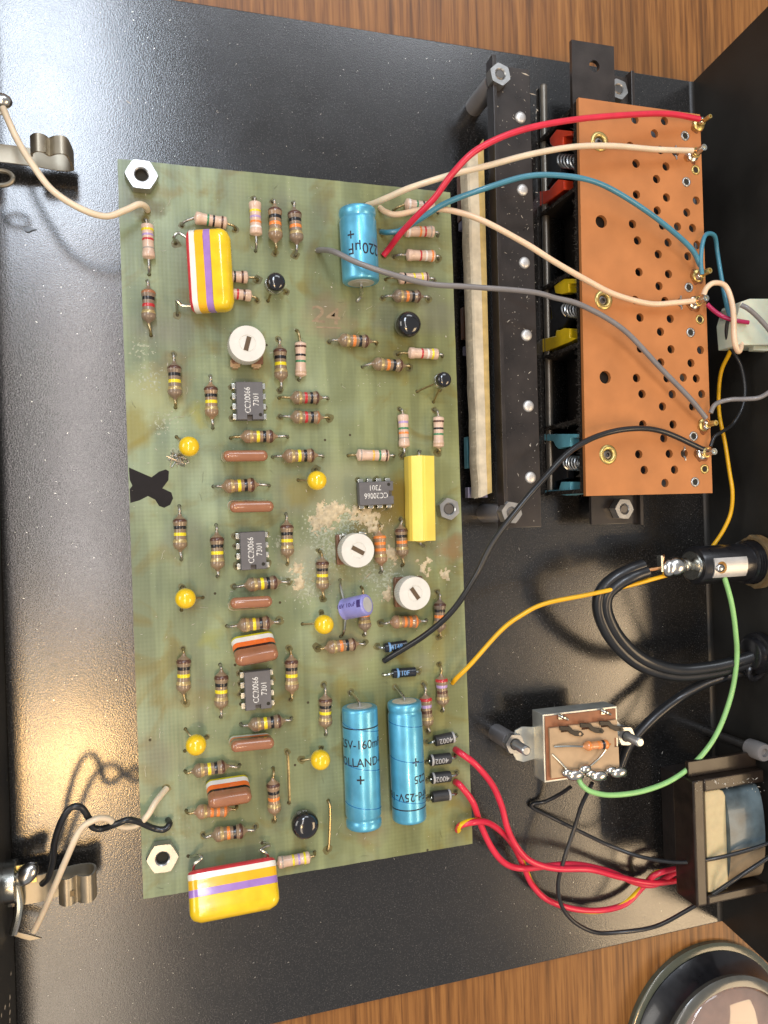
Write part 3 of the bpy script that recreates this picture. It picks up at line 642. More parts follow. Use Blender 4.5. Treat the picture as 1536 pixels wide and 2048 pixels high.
chip_full([(530, 1063), (534, 1138), (483, 1140), (480, 1065)], 'grey chip with white lettering between the second and third brown capacitors')
chip_full([(540, 1341), (544, 1417), (492, 1421), (489, 1344)], 'grey chip whose top end is covered by a tilted striped capacitor')
chip_full([(718, 965), (786, 962), (788, 1008), (720, 1011)], 'grey chip turned sideways with upside down lettering beside the long yellow capacitor')

# ------------------------------------------------------------------ yellow bead capacitors
for px, py, hs, lab in (
    (378, 893, [(353, 874), (355, 913)], 'yellow bead capacitor above the black marker cross'),
    (634, 961, [(596, 960), (632, 939)], 'yellow bead capacitor left of the upside down chip'),
    (371, 1197, [(364, 1174), (406, 1195), (363, 1220)], 'yellow bead capacitor at the left edge halfway down the board'),
    (648, 1249, [(605, 1248), (643, 1226)], 'yellow bead capacitor left of the violet capacitor'),
    (392, 1490, [(371, 1458), (414, 1474), (369, 1502)], 'yellow bead capacitor lowest on the left side of the board'),
    (641, 1520, [(603, 1520), (642, 1496)], 'yellow bead capacitor left of the two tall blue capacitors')):
    p = at(px, py, 5.2); r = thing('bead_capacitor', lab, 'capacitor', (p.x, p.y, 0), 'yellow bead capacitors')
    b = B(); Rb = 2.45
    b.lathe([(0.3, -4.6), (0.75, -4.0), (1.5, -2.9), (2.15, -1.6), (2.42, -0.5), (2.45, 0.3), (2.3, 1.15), (1.85, 1.9), (1.1, 2.35), (0.4, 2.5), (1e-4, 2.52)], Matrix.Translation((p.x, p.y, 5.0)), 28)
    b.build('body', M_YELLOWD, r, smooth=60)
    for h in hs:
        hp = hole(at(h[0], h[1], 0)); b = B(); q = Vector((p.x, p.y, 2.2)).lerp(Vector((hp.x, hp.y, 2.2)), 0.12)
        b.tube([q, q.lerp(Vector((hp.x, hp.y, 0)), 0.55) + Vector((0, 0, 0.5)), Vector((hp.x, hp.y, 0.2)), Vector((hp.x, hp.y, -0.4))], 0.26, 8); b.build('lead', M_LEADG, r)

# ------------------------------------------------------------------ black dome transistors
def dome(px, py, R, H, hs, label, rim, ztop):
    p = at(px, py, ztop - R * 0.5); r = thing('transistor', label, 'transistor', (p.x, p.y, 0), 'black dome transistors')
    T = Matrix.Translation((p.x, p.y, 0)); zb = ztop - H
    b = B(); b.lathe([(R * .80, zb), (R * .93, zb + H * .12), (R * .985, zb + H * .35), (R, zb + H * .55), (R * .97, zb + H * .72), (R * .86, zb + H * .86), (R * .66, zb + H * .945), (R * .38, zb + H * .99), (1e-4, ztop)], T, 32)
    b.build('body', M_BLACKE, r, smooth=60)
    if rim:
        b = B(); b.lathe([(R * .6, zb - 1.3), (R * .98, zb - 1.1), (R * 1.06, zb - .4), (R * 1.0, zb + H * .2), (R * .8, zb + H * .2)], T, 28); b.build('header', M_PLATED, r, smooth=40)
    for h in hs:
        hp = hole(at(h[0], h[1], 0)); b = B(); q = Vector((p.x, p.y, zb)).lerp(Vector((hp.x, hp.y, zb)), 0.25)
        b.tube([q + Vector((0, 0, 0.3)), q.lerp(Vector((hp.x, hp.y, 0)), 0.5), Vector((hp.x, hp.y, 0.1)), Vector((hp.x, hp.y, -0.5))], 0.27, 8); b.build('lead', M_LEADG, r)
    return r, p
dome(552, 564, 2.35, 3.6, [(536, 602), (573, 584), (545, 580)], 'small black dome transistor right of the upright yellow capacitor', True, 8.0)
dome(888, 759, 2.05, 3.2, [(834, 783), (867, 804), (880, 780)], 'small black dome transistor on splayed leads at the right edge', True, 9.0)
dome(818, 648, 3.35, 5.0, [], 'large black dome transistor left of the white felt, upper right of board', False, 5.6)
r_, p_ = dome(611, 1651, 3.45, 5.2, [], 'large black dome transistor at the bottom between two bare wire links', False, 5.8)
b = B(); text_wrap(b, 'N C', 1.0, Matrix.Translation((p_.x, p_.y, 0)), 3.50, 0, math.pi - 0.35 + 0.55, 3.6); b.build('lettering', M_INKG, r_, smooth=0)

# ------------------------------------------------------------------ trimmers
def trimmer(px, py, R, base_px, slot, label, zt=9.0, tabs=()):
    p = at(px, py, zt); q = at(base_px[0], base_px[1], 2.0)
    r = thing('trimmer', label, 'trimmer', (p.x, p.y, 0), 'white trimmers')
    b = B(); seg = 120
    def rg(rr, z, k=0.0): return [(p.x + (rr + (k if i % 2 else 0)) * math.cos(2 * math.pi * i / seg), p.y + (rr + (k if i % 2 else 0)) * math.sin(2 * math.pi * i / seg), z) for i in range(seg)]
    h = 4.2
    rings = [rg(R * .6, zt - h), rg(R * .97, zt - h), rg(R, zt - h + .25, -.16), rg(R, zt - .35, -.16), rg(R * .965, zt - .02), rg(R * .47, zt), rg(R * .46, zt - .12), rg(R * .42, zt - .12), rg(R * .41, zt - .02)]
    vs = [v for x in rings for v in x]; fs = [tuple(range(seg - 1, -1, -1))]
    for i in range(len(rings) - 1):
        for k in range(seg):
            a, c = i * seg + k, i * seg + (k + 1) % seg; fs.append((a, c, c + seg, a + seg))
    # whole centre disc; the slot's inner shade is a dark strip laid on top
    fs.append(tuple((len(rings) - 1) * seg + k for k in range(seg)))
    b.add(vs, fs); kn = b.build('knob', M_WHITEK, r, smooth=30)
    sm = Matrix.Translation((p.x, p.y, zt)) @ Matrix.Rotation(slot, 4, 'Z')
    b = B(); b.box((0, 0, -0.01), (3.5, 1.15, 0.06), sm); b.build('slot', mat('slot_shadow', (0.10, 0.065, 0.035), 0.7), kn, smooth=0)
    b = B(); b.box((0, 0.62, 0.03), (3.5, 0.10, 0.10), sm); b.box((0, -0.62, 0.03), (3.5, 0.10, 0.10), sm); b.build('slot_lip', M_WHITEK, kn, smooth=0)
    b = B(); b.lathe([(R * .55, 2.6), (R * .55, zt - h)], Matrix.Translation((p.x, p.y, 0)), 24); b.build('spindle', M_BLACKP, r)
    b = B(); b.box((q.x, q.y, 1.7), (7.8, 7.8, 1.6)); b.build('base', M_BROWNP, r, bevel=0.3)
    for tx, ty in tabs:
        tp = at(tx, ty, 3.2); hp = Vector((tp.x, tp.y, 0)); b = B()
        b.box((tp.x, tp.y, 2.75), (2.6, 2.2, 0.3)); b.box((tp.x, tp.y + 1.0, 3.3), (2.0, 0.35, 1.3)); b.box((tp.x, tp.y + 1.2, 1.0), (0.9, 0.35, 3.2)); b.build('tab', M_PLATED, r, bevel=0.1)
    return r
tr1 = trimmer(495, 687, 4.45, (494, 697), 1.30, 'white trimmer knob above the top chip')
trimmer(716, 1101, 4.35, (702, 1098), -0.52, 'white trimmer knob in the middle, ringed by dust and glue crumbs', tabs=((690, 1078), (724, 1074)))
trimmer(830, 1187, 4.35, (817, 1183), -0.98, 'lowest white trimmer knob, beside the long black wire')
b = B()
for x in (470, 512):
    p = at(x, 728, 1.6); b = B(); b.box((p.x, p.y, 2.0), (2.4, 1.8, 0.5)); b.box((p.x, p.y - 1.0, 1.2), (1.4, 0.4, 2.4))
    b.build('tab', M_PAX, tr1, bevel=0.1)

# ------------------------------------------------------------------ flat film capacitors with colour stripes
def film_cap(M, L, T, H, stripes, label, name, leads, er=None, cr=None, group=None):
    """stripes: (z0, z1, material, part name) from the lead side upwards"""
    r = thing(name, label, 'capacitor', M, group)
    er = er or T * 0.42; cr = cr or T * 0.46
    def ring(z):
        e = 0.0
        if z < er * .5: e = er * .5 * (1 - math.sqrt(max(0, 1 - ((er * .5 - z) / (er * .5)) ** 2)))
        if z > H - er: e = er * (1 - math.sqrt(max(0, 1 - ((z - H + er) / er) ** 2)))
        out = []; hx, hy = L / 2 - e * .9, T / 2 - e; c = min(cr, hy * .98, hx * .98)
        for (sx, sy, a0) in ((1, 1, 0), (-1, 1, 90), (-1, -1, 180), (1, -1, 270)):
            for k in range(7):
                a = math.radians(a0 + 15 * k)
                wob = 0.05 * noise.noise(Vector((sx * 3.1 + k * .3, sy * 2.7, z * .7)))
                out.append((sx * (hx - c) + (c + wob) * math.cos(a), sy * (hy - c) + (c + wob) * math.sin(a), z))
        return out
    for i, (z0, z1, mt, nm) in enumerate(stripes):
        n = 8 if z1 - z0 > 1.5 else 4
        zs = [z0 + (z1 - z0) * k / n for k in range(n + 1)]
        rings = [ring(z) for z in zs]; m = len(rings[0]); b = B(); vs = [p for q in rings for p in q]
        # the paint edge wanders a little
        vs = [(x, y, z + (0.12 * noise.noise(Vector((x * .5, y * .5, i * 9))) if 0.3 < z < H - er else 0)) for x, y, z in vs]
        fs = [(a * m + k, a * m + (k + 1) % m, (a + 1) * m + (k + 1) % m, (a + 1) * m + k) for a in range(n) for k in range(m)]
        if i == 0: fs.append(tuple(range(m - 1, -1, -1)))
        if i == len(stripes) - 1: fs.append(tuple(n * m + k for k in range(m)))
        b.add(vs, fs); b.build(nm, mt, r, local=True, smooth=50)
    inv = M.inverted()
    for path in leads:
        b = B(); b.tube([inv @ Vector(p) if not isinstance(p, tuple) else Vector(p) for p in path], 0.36, 8); b.build('lead', M_PLATED, r, local=True)
    return r
def lean(c, d, t, toward):
    """frame at c: x along d, z leaning by t from the vertical toward the given direction"""
    d = Vector(d).normalized(); t_ = Vector(toward); t_ = (t_ - d * t_.dot(d)).normalized()
    return frame(c, d, Vector((0, 0, 1)) * math.cos(t) + t_ * math.sin(t))
BS = lambda H: [(0, 1.1, M_CAPOLIVE, 'stripe'), (1.1, 2.6, M_CAPWHITE, 'stripe'), (2.6, 4.2, M_CAPORA, 'stripe'), (4.2, 5.0, M_CAPBLK, 'stripe'), (5.0, H, M_CAPBROWN, 'body')]
def brown_cap(p0, p1, tilt, label, zt=8.4, H=8.4, T=2.75, toward=(0, -1, 0)):
    """p0,p1: pixel ends of the top edge"""
    a, c = at(p0[0], p0[1], zt), at(p1[0], p1[1], zt); d = c - a; L = d.length; mid = (a + c) / 2
    tw = Vector(toward)
    base = Vector((mid.x, mid.y, zt - 0.0)) - (Vector((0, 0, 1)) * math.cos(tilt) + (tw - d.normalized() * tw.dot(d.normalized())).normalized() * math.sin(tilt)) * H
    M = lean(base, d, tilt, toward); q = []
    for sx in (-1, 1):
        top = M @ Vector((sx * L * .38, 0, 0.3)); hp = Vector((top.x, top.y, 0)); HOLES.append((hp.x, hp.y))
        q.append([top, Vector((top.x, top.y, max(0.1, top.z * .5))), Vector((hp.x, hp.y, -0.5))])
    return film_cap(M, L, T, H, BS(H), label, 'film_capacitor', q, group='brown striped film capacitors')
brown_cap((447, 912), (537, 911), 0.05, 'glossy brown capacitor standing on edge, topmost of the brown ones', zt=8.0, H=7.6)
brown_cap((460, 1015), (549, 1013), 0.08, 'glossy brown capacitor standing on edge just above the second chip', zt=8.0, H=7.6)
brown_cap((461, 1206), (546, 1201), -0.20, 'glossy brown capacitor standing on edge between two resistors below the second chip', zt=8.0, H=7.6)
brown_cap((463, 1496), (550, 1487), -0.06, 'brown capacitor leaning a little with a thin white and orange edge showing', zt=7.9, H=7.6)
brown_cap((472, 1330), (559, 1314), 0.62, 'tilted brown capacitor with yellow, white, orange and black stripes over the third chip', zt=7.6, H=8.2, T=3.4)
brown_cap((417, 1613), (505, 1599), 0.36, 'tilted brown capacitor with white, orange and black stripes at the lower left', zt=8.0, H=8.0, T=3.2)

YS = lambda H: [(0, 1.0, M_CAPRED, 'stripe'), (1.0, 2.3, M_CAPWHITE, 'stripe'), (2.3, 4.4, M_CAPYEL2, 'stripe'), (4.4, 6.0, M_CAPVIO, 'stripe'), (6.0, H, M_CAPYEL, 'body')]
# upright one, upper left: lies on its side, top towards the right
a, c = at(375, 618, 6), at(365, 456, 6); d = c - a
M = lean((a + c) / 2 + Vector((1.2, 0, -3.0)), d, 1.26, (1, 0, 0))
h1, h2 = at(352, 487, 0), at(355, 630, 0); HOLES += [(h1.x, h1.y), (h2.x, h2.y)]
film_cap(M, d.length + 0.4, 6.0, 10.4, YS(10.4), 'big yellow capacitor with red, white and violet stripes at the upper left of the board', 'striped_capacitor',
         [[M @ Vector((d.length * .42, 0, 0.3)), at(358, 466, 3.2), at(348, 474, 2.2), at(350, 483, .6), at(352, 487, -.5)],
          [M @ Vector((-d.length * .42, 0, 0.3)), at(364, 611, 3.0), at(354, 602, 3.2), at(354, 615, 1.5), at(355, 630, -.5)]], er=2.4, cr=2.2, group='big yellow striped capacitors')
# lower one, leaning over the board edge
a, c = at(379, 1741, 6), at(549, 1711, 6); d = c - a
M = lean((a + c) / 2 + Vector((0, -1.4, -2.97)), d, 1.12, (0, -1, 0))
h1, h2 = at(377, 1712, 0), at(524, 1686, 0); HOLES += [(h1.x, h1.y), (h2.x, h2.y)]
film_cap(M, d.length + 0.9, 6.6, 11.6, YS(11.6), 'big yellow striped capacitor hanging over the bottom edge of the board', 'striped_capacitor',
         [[M @ Vector((-d.length * .46, 0.3, 0.3)), at(389, 1728, 4.4), at(403, 1716, 4.5), at(397, 1709, 3.2), at(386, 1712, 1.0), at(377, 1712, -.5)],
          [M @ Vector((d.length * .44, 0.3, 0.3)), at(534, 1707, 4.6), at(522, 1699, 4.4), at(530, 1693, 3.4), at(539, 1690, 2.6), at(534, 1686, 1.0), at(524, 1686, -.5)]], er=2.6, cr=2.2, group='big yellow striped capacitors')

# ------------------------------------------------------------------ long yellow tape wrapped capacitor
a, c = at(847, 911, 6.2), at(850, 1082, 6.2); d = (c - a); L = d.length; mid = (a + c) / 2
M = frame((mid.x, mid.y, 0), d); r = thing('wrapped_capacitor', 'long yellow tape wrapped capacitor standing out near the right edge of the board', 'capacitor', M)
W = 3.55; sec = [(-W, 0.7), (-W + .5, 0.2), (W - .5, 0.2), (W, 0.7), (W + .05, 4.4), (W - .35, 5.6), (0.35, 6.35), (0.0, 6.25), (-0.35, 6.35), (-W + .35, 5.6), (-W - .05, 4.4)]
b = B(); b.prism(sec, -L / 2, L / 2, Matrix(((0, 0, 1, 0), (1, 0, 0, 0), (0, 1, 0, 0), (0, 0, 0, 1)))); b.build('wrapping', M_TAPE, r, local=True, bevel=0.18, smooth=30)
for sgn, hp in ((-1, (838, 903)), (1, (846, 1092))):
    h = M.inverted() @ hole(at(hp[0], hp[1], 0)); b = B()
    b.tube([(sgn * (L / 2 - .4), 0, 3.0), (sgn * (L / 2 + .9), 0, 2.9), (h.x, h.y, 1.0), (h.x, h.y, -.5)], 0.38, 8); b.build('lead', M_LEAD, r, local=True)
    b = B(); b.lathe([(1.6, 0), (1.2, .25), (.3, .5)], axis_to(Vector((sgn * L / 2, 0, 3.0)), (sgn, 0, 0)), 14); b.build('end_seal', M_TAPE, r, local=True)

# ------------------------------------------------------------------ blue electrolytic capacitors
def electro(p0, p1, R, label, texts, groove, leads, bands=(), seams=()):
    """p0: end nearer the top of the picture; groove: which end carries the crimp"""
    a, c = at(p0[0], p0[1], R + .3), at(p1[0], p1[1], R + .3); L = (c - a).length; mid = (a + c) / 2
    M = frame((mid.x, mid.y, 0), c - a); r = thing('electrolytic_capacitor', label, 'capacitor', M, 'blue electrolytic capacitors')
    ax = Matrix(((0, 0, 1, -L / 2), (1, 0, 0, 0), (0, 1, 0, R + .3), (0, 0, 0, 1)))
    g = [(R * .80, 0), (R * .93, .08), (R * .985, .35), (R, .9)]
    if groove < 0: g += [(R, 1.5), (R * .965, 2.1), (R * .93, 2.5), (R * .965, 2.9), (R, 3.4)]
    e = [(R, L - .9), (R * .985, L - .35), (R * .93, L - .08), (R * .80, L)]
    if groove > 0: e = [(R, L - 3.4), (R * .965, L - 2.9), (R * .93, L - 2.5), (R * .965, L - 2.1), (R, L - 1.5)] + e
    b = B(); b.lathe(g + e, ax, 48); b.build('sleeve', M_BLUESL, r, local=True, smooth=45)
    for s in (0, 1):
        z = -0.02 if s == 0 else L + 0.02; sg = -1 if s == 0 else 1
        b = B(); b.lathe([(R * .72, z - sg * .02), (R * .70, z + sg * .06), (R * .42, z + sg * .05), (R * .40, z + sg * .14), (R * .15, z + sg * .16)], ax, 28); b.build('end_disc', M_ALU if s == (groove < 0) else mat('cream_bung', (0.55, 0.50, 0.38), .5), r, local=True)
    inv = M.inverted()
    for sgn, pts in ((-1, leads[0]), (1, leads[1])):
        q = [Vector((sgn * (L / 2 - .3), 0, R + .3)), Vector((sgn * (L / 2 + .8), 0, R + .3))] + [inv @ at(*p) for p in pts]
        hp = M @ q[-1]; HOLES.append((hp.x, hp.y)); q.append(Vector((q[-1].x, q[-1].y, -.5)))
        b = B(); b.tube(q, 0.42, 8); b.build('lead', M_PLATED, r, local=True)
    for t in bands:
        b = B(); b.lathe([(R + .02, t * L - .16), (R + .02, t * L + .16)], ax, 48, False); b.build('ring_mark', M_INKK, r, local=True)
    for t0, t1 in seams:   # wound seams of the sleeve, drawn as a raised helix over the visible half
        b = B(); n = 14; b.tube([ax @ Vector((R * math.cos(math.pi * k / n), R * math.sin(math.pi * k / n), (t0 + (t1 - t0) * k / n) * L)) for k in range(n + 1)], 0.11, 5, True, False); b.build('seam', M_BLUEST, r, local=True)
    # text: local x of the wrap runs along +y side; written so that it reads with the far end up or down
    if texts:
        b = B()
        for s, size, t, ang, flip in texts:
            text_wrap(b, s, size, ax @ Matrix.Rotation(math.pi, 4, 'Z'), R, math.pi if flip == 0 else 0, ang, t * L, 0.9)
        b.build('lettering', M_INKK, r, local=True, smooth=0)
    return r
electro((719, 1412), (728, 1652), 4.55, 'left of the two tall blue electrolytic capacitors at the bottom', [('25V-160mFd', 2.1, .285, .12, 0), ('HOLLAND-0', 2.1, .43, .38, 0), ('+', 3.0, .575, .35, 0)], 1,
        [[(706, 1388, 1.5), (701, 1384, 0)], [(729, 1662, 1.0), (729, 1662, 0)]], (.155,), ((.22, .12), (.54, .44), (.85, .77)))
electro((808.5, 1402), (819, 1638), 4.45, 'right of the two tall blue electrolytic capacitors at the bottom', [('+', 3.0, .475, -.22, 1), ('C25', 2.0, .625, -.55, 1), ('mFd-25V-160', 2.1, .765, .35, 1)], -1,
        [[(796, 1379, 1.5), (790, 1374, 0)], [(820, 1648, 1.0), (820, 1648, 0)]], (.875,), ((.22, .15), (.52, .44), (.86, .78)))
electro((714, 419), (722, 566), 4.75, 'blue electrolytic capacitor at the top of the board beside the red wire end', [('+', 2.8, .43, .70, 0), ('220\u00b5F', 2.7, .60, -.05, 1)], -1,
        [[(713, 411, 1.0), (713, 410, 0)], [(723, 590, 1.5), (715, 602, 0)]], (), ())

# ------------------------------------------------------------------ violet electrolytic leaning over
p0, p1 = at(687, 1219, 3.4), at(735, 1209, 9.0); d = (p1 - p0); L = d.length
M = frame((p0.x, p0.y, 0), Vector((d.x, d.y, 0))); r = thing('violet_capacitor', 'small violet capacitor leaning over beside the lowest white trimmer', 'capacitor', M)
ax = axis_to(p0, d); b = B(); R = 2.75
b.lathe([(R * .85, 0), (R, .4), (R, .9), (R * .93, 1.4), (R, 1.9), (R, L - .6), (R * .97, L - .2), (R * .86, L)], ax, 32); b.build('sleeve', M_VIOLET, r, smooth=45)
b = B(); b.lathe([(R * .70, L - .2), (R * .70, L + .03), (1e-4, L + .08)], ax, 24); b.build('top_disc', mat('dull_aluminium', (0.66, 0.66, 0.64), .5, metal=.5, bump=.8, bscale=1800), r)
b = B(); up = ax.inverted().to_3x3() @ Vector((-0.3, 0.35, .9)); an = math.atan2(up.x, -up.y)
text_wrap(b, '16V 10uF 1', 1.05, ax, R, math.pi / 2, an, L * .45); b.build('lettering', M_INKV, r, smooth=0)
b = B(); n = 8; arc = [an - .35 + .7 * k / n for k in range(n + 1)]
b.add([ax @ Vector(((R + .02) * math.sin(a), -(R + .02) * math.cos(a), z)) for z in (L * .80, L * .95) for a in arc], [(k, k + 1, k + n + 2, k + n + 1) for k in range(n)]); b.build('polarity_mark', M_INKV, r, smooth=0)
for pts in ([(680, 1160, 0), (681, 1172, 1.6), (685, 1190, 2.8)], [(682, 1273, 0), (688, 1262, 1.6), (690, 1244, 2.8)]):
    q = [at(*x) for x in pts]; HOLES.append((q[0].x, q[0].y)); b = B(); b.tube([q[0] - Vector((0, 0, .5))] + q + [p0 + Vector((.6, 0, .3))], .36, 8); b.build('lead', M_PLATED, r)

# ------------------------------------------------------------------ diodes
def diode(A, Bq, hA, hB, R, bm, band, label, text=None, name='diode', tm=None, blue=False):
    zc = R + .35; a, c = at(A[0], A[1], zc), at(Bq[0], Bq[1], zc); L = (c - a).length; mid = (a + c) / 2
    M = frame((mid.x, mid.y, 0), c - a); r = thing(name, label, 'diode', M, 'glass diodes' if blue else 'rectifier diodes')
    ax = Matrix(((0, 0, 1, -L / 2), (1, 0, 0, 0), (0, 1, 0, zc), (0, 0, 0, 1)))
    b = B(); b.lathe([(R * .8, 0), (R, .2), (R, L - .2), (R * .8, L)], ax, 24); b.build('body', bm, r, local=True)
    for t in band:
        b = B(); b.lathe([(R + .025, t * L - .28), (R + .025, t * L + .28)], ax, 24, False); b.build('band', M_INKB if blue else M_INKG, r, local=True)
    inv = M.inverted()
    for sgn, h in ((-1, hA), (1, hB)):
        hp = inv @ hole(at(h[0], h[1], 0)); x0 = sgn * (L / 2 - .1); b = B()
        b.tube([(x0, 0, zc), (x0 + (hp.x - x0) * .5, hp.y * .4, zc), (hp.x, hp.y, zc * .5), (hp.x, hp.y, -.5)], .36, 8); b.build('lead', M_PLATED, r, local=True)
    if text:
        b = B()
        rot = math.pi / 2
        text_wrap(b, text, R * .95, ax, R, tm if tm is not None else rot, math.pi, L * .5, .95); b.build('lettering', M_INKB if blue else M_INKG, r, local=True, smooth=0)
UPS = math.pi / 2
M_DIO = mat('diode_black', (0.035, 0.035, 0.037), .5, var=.2)
diode((869, 1482), (908, 1474), (853, 1484), (912, 1470), 1.45, M_DIO, (.93,), 'uppermost of the four black rectifier diodes right of the blue capacitors', '4002', tm=-UPS)
diode((859, 1521), (901, 1516), (853, 1524), (910, 1511), 1.45, M_DIO, (.10,), 'second black rectifier diode from the top, silver band on its left', '4002', tm=-UPS)
diode((862, 1557), (901, 1552), (855, 1559), (913, 1545), 1.45, M_DIO, (.10,), 'third black rectifier diode from the top, beside the lower red wire end', '4002', tm=-UPS)
diode((863, 1594), (901, 1589), (856, 1596), (911, 1584), 1.45, M_DIO, (.90,), 'lowest of the four black rectifier diodes, plain without lettering')
M_DIOB = mat('diode_blueblack', (0.010, 0.014, 0.022), .3, coat=.4, bump=.6, bscale=2500)
diode((768, 1296), (814, 1289), (754, 1293), (827, 1290), 1.25, M_DIOB, (.22,), 'small black glass diode with blue marks under the end of the long black wire', '4148', 'glass_diode', tm=UPS, blue=True)
diode((784, 1347), (831, 1343), (765, 1349), (837, 1342), 1.25, M_DIOB, (.22,), 'small black glass diode with blue marks above the right tall blue capacitor', '10F', 'glass_diode', tm=UPS, blue=True)

# ------------------------------------------------------------------ bare wire links
for A, Bq, lab in (((574, 1503), (578, 1605), 'bare straight wire link right of the lowest brown resistors'), ((656, 1601), (655, 1699), 'bare bent wire link right of the lower large black dome')):
    a, c = at(A[0], A[1], 0), at(Bq[0], Bq[1], 0); hole(a); hole(c); b = B(); bow = Vector((0.35 if A[0] > 600 else 0.0, 0, 0))
    b.tube([a + Vector((0, 0, -.5)), a + Vector((0, 0, .6)), a.lerp(c, .12) + bow + Vector((0, 0, 1.0)), a.lerp(c, .5) + bow + Vector((0, 0, 1.1)), a.lerp(c, .88) + bow * .5 + Vector((0, 0, .9)), c + Vector((0, 0, .6)), c + Vector((0, 0, -.5))], .34, 8)
    tag(b.build('wire_link', M_LEADG), lab, 'wire', 'bare wire links on the board')

# ================================================================== switch bank at the upper right
ZB = 10.0        # top of the orange terminal board
oc = [at(1157, 195, ZB), at(1400, 229, ZB), at(1425, 986, ZB), at(1172, 992, ZB)]
ydir = (oc[0] - oc[3]).normalized(); xdir = Vector((ydir.y, -ydir.x, 0))
FP = (oc[0] + oc[3]) / 2                                    # point on the open front face of the bank
def face(px, py, off=0.0): return at_plane(px, py, FP + xdir * off, xdir)
SW = frame((FP.x + 14, FP.y, FLOOR), xdir)
sw = thing('push_switch_bank', 'push switch bank with orange perforated terminal board and coloured sliders', 'switch bank', SW)
swi = SW.inverted()
# terminal board with its holes, cut from one outline
cu = bpy.data.curves.new('c', 'CURVE'); cu.dimensions = '2D'; cu.fill_mode = 'BOTH'; cu.extrude = 0.6 * S
def loop(pts):
    sp = cu.splines.new('POLY'); sp.points.add(len(pts) - 1); sp.use_cyclic_u = True
    for q, p in zip(sp.points, pts): q.co = (p[0] * S, p[1] * S, 0, 1)
loop([(swi @ p)[:2] for p in oc])
PERF = [(1329, 242), (1309, 267), (1270, 239), (1260.5, 292), (1321, 300), (1351, 305), (1272, 327), (1332, 333), (1313, 358), (1273, 389), (1333, 395), (1392.5, 401), (1314.5, 421), (1373.5, 425), (1265, 448), (1325, 451), (1355, 453), (1385, 456),
        (1275, 481), (1336, 485), (1394, 490), (1316.5, 508.5), (1375.5, 512.5), (1278, 544), (1337, 548), (1318, 572), (1270, 600), (1330, 602), (1361, 605), (1280, 635), (1340.5, 637.5), (1321, 663.5), (1281, 697), (1342, 698.5), (1401, 700), (1321.5, 725), (1382, 726),
        (1273, 756), (1334, 756.5), (1366.5, 755), (1392.5, 757), (1284, 788), (1344.5, 788.5), (1403.5, 788), (1325, 813), (1385, 813), (1285.5, 849), (1346, 849), (1327.5, 876.5), (1277.5, 908.5), (1338.5, 907.5), (1368.5, 907), (1288.5, 940), (1349, 939.5), (1330, 966)]
BIGH = [(1202.5, 443), (1210.5, 754.5)]
EYEL = [(1199, 283), (1207, 600), (1216, 909)]
def circ(p, r, n=18): return [(p[0] + r * math.cos(2 * math.pi * k / n), p[1] - r * math.sin(2 * math.pi * k / n)) for k in range(n)]
for h in PERF: loop(circ((swi @ at(h[0], h[1], ZB))[:2], 1.22))
for h in BIGH: loop(circ((swi @ at(h[0], h[1], ZB))[:2], 1.8))
for h in EYEL: loop(circ((swi @ at(h[0], h[1], ZB))[:2], 1.6))
co = bpy.data.objects.new('c', cu); C.objects.link(co)
me = bpy.data.meshes.new_from_object(co.evaluated_get(bpy.context.evaluated_depsgraph_get())); bpy.data.objects.remove(co)
me.materials.clear(); me.materials.append(M_PHEN); me.name = 'terminal_board'
tb = bpy.data.objects.new('terminal_board', me); C.objects.link(tb); tb.parent = sw; tb.location = (0, 0, (ZB - 0.6 - FLOOR) * S); ROOT[tb] = SW
tb['label'] = 'orange phenolic board with rows of drilled holes'
TBP = tb
# fill under the holes: grey contact carrier some millimetres below
l0 = swi @ oc[0]; l2 = swi @ oc[2]; x0, x1 = l0.x, l2.x; y0, y1 = l2.y + 0.3, l0.y - 0.3; D = ZB - FLOOR
def lbox(b, xa, xb, ya, yb, za, zb): b.box(((xa + xb) / 2, (ya + yb) / 2, (za + zb) / 2), (xb - xa, yb - ya, zb - za))
b = B(); lbox(b, x0 + 9, x1 - 1.5, y0 + 1, y1 - 1, 5.0, D - 8.0); b.build('contact_carrier', mat('carrier_grey', (0.10, 0.10, 0.11), .5, var=.4, vscale=150), sw, local=True)
# back wall of the open compartments, roof lining and floor
b = B(); lbox(b, x0 + 8.0, x0 + 8.8, y0, y1, 1.0, D - 1.7); b.build('back_wall', M_FELTK, sw, local=True)
b = B(); lbox(b, x0 + 0.02, x0 + 8.0, y0, y1, D - 2.9, D - 1.65); lin = b.build('felt_lining', M_FELTK, sw, local=True)
# divider walls seen through the open face (pixel row of each where it meets the terminal board, and its foot)
DIV = [(203, 0), (366, 0), (530, 0), (683, 0), (838, 0), (990, 0)]
divs = []
for k, (py, _) in enumerate(DIV):
    yy = (swi @ face(1160 + (py - 195) * .0188, py)).y; yy = min(max(yy, y0 + .6), y1 - .6)
    b = B(); lbox(b, x0 + 0.05, x0 + 8.0, yy - .6, yy + .6, 1.0, D - 2.9); dv = b.build('divider', M_FELTK, sw, local=True); divs.append(yy)
    b = B(); fibres(b, 70, lambda: ((x0 + random.uniform(-.05, .3), yy + random.uniform(-.6, .6), random.uniform(2, D - 2.5)), (-.6, random.uniform(-1, 1), .6)), 1.1, .03)
    tag(b.build('lint', M_FIBREK, dv, local=True, smooth=0), kind='stuff')
b = B(); fibres(b, 420, lambda: ((x0 + random.uniform(-.1, .2), random.uniform(y0, y1), D - 1.7 + random.uniform(-1.1, .1)), (-.8, random.uniform(-1, 1), random.uniform(-.5, .6))), 1.1, .03)
tag(b.build('lint', M_FIBREK, lin, local=True, smooth=0), kind='stuff')
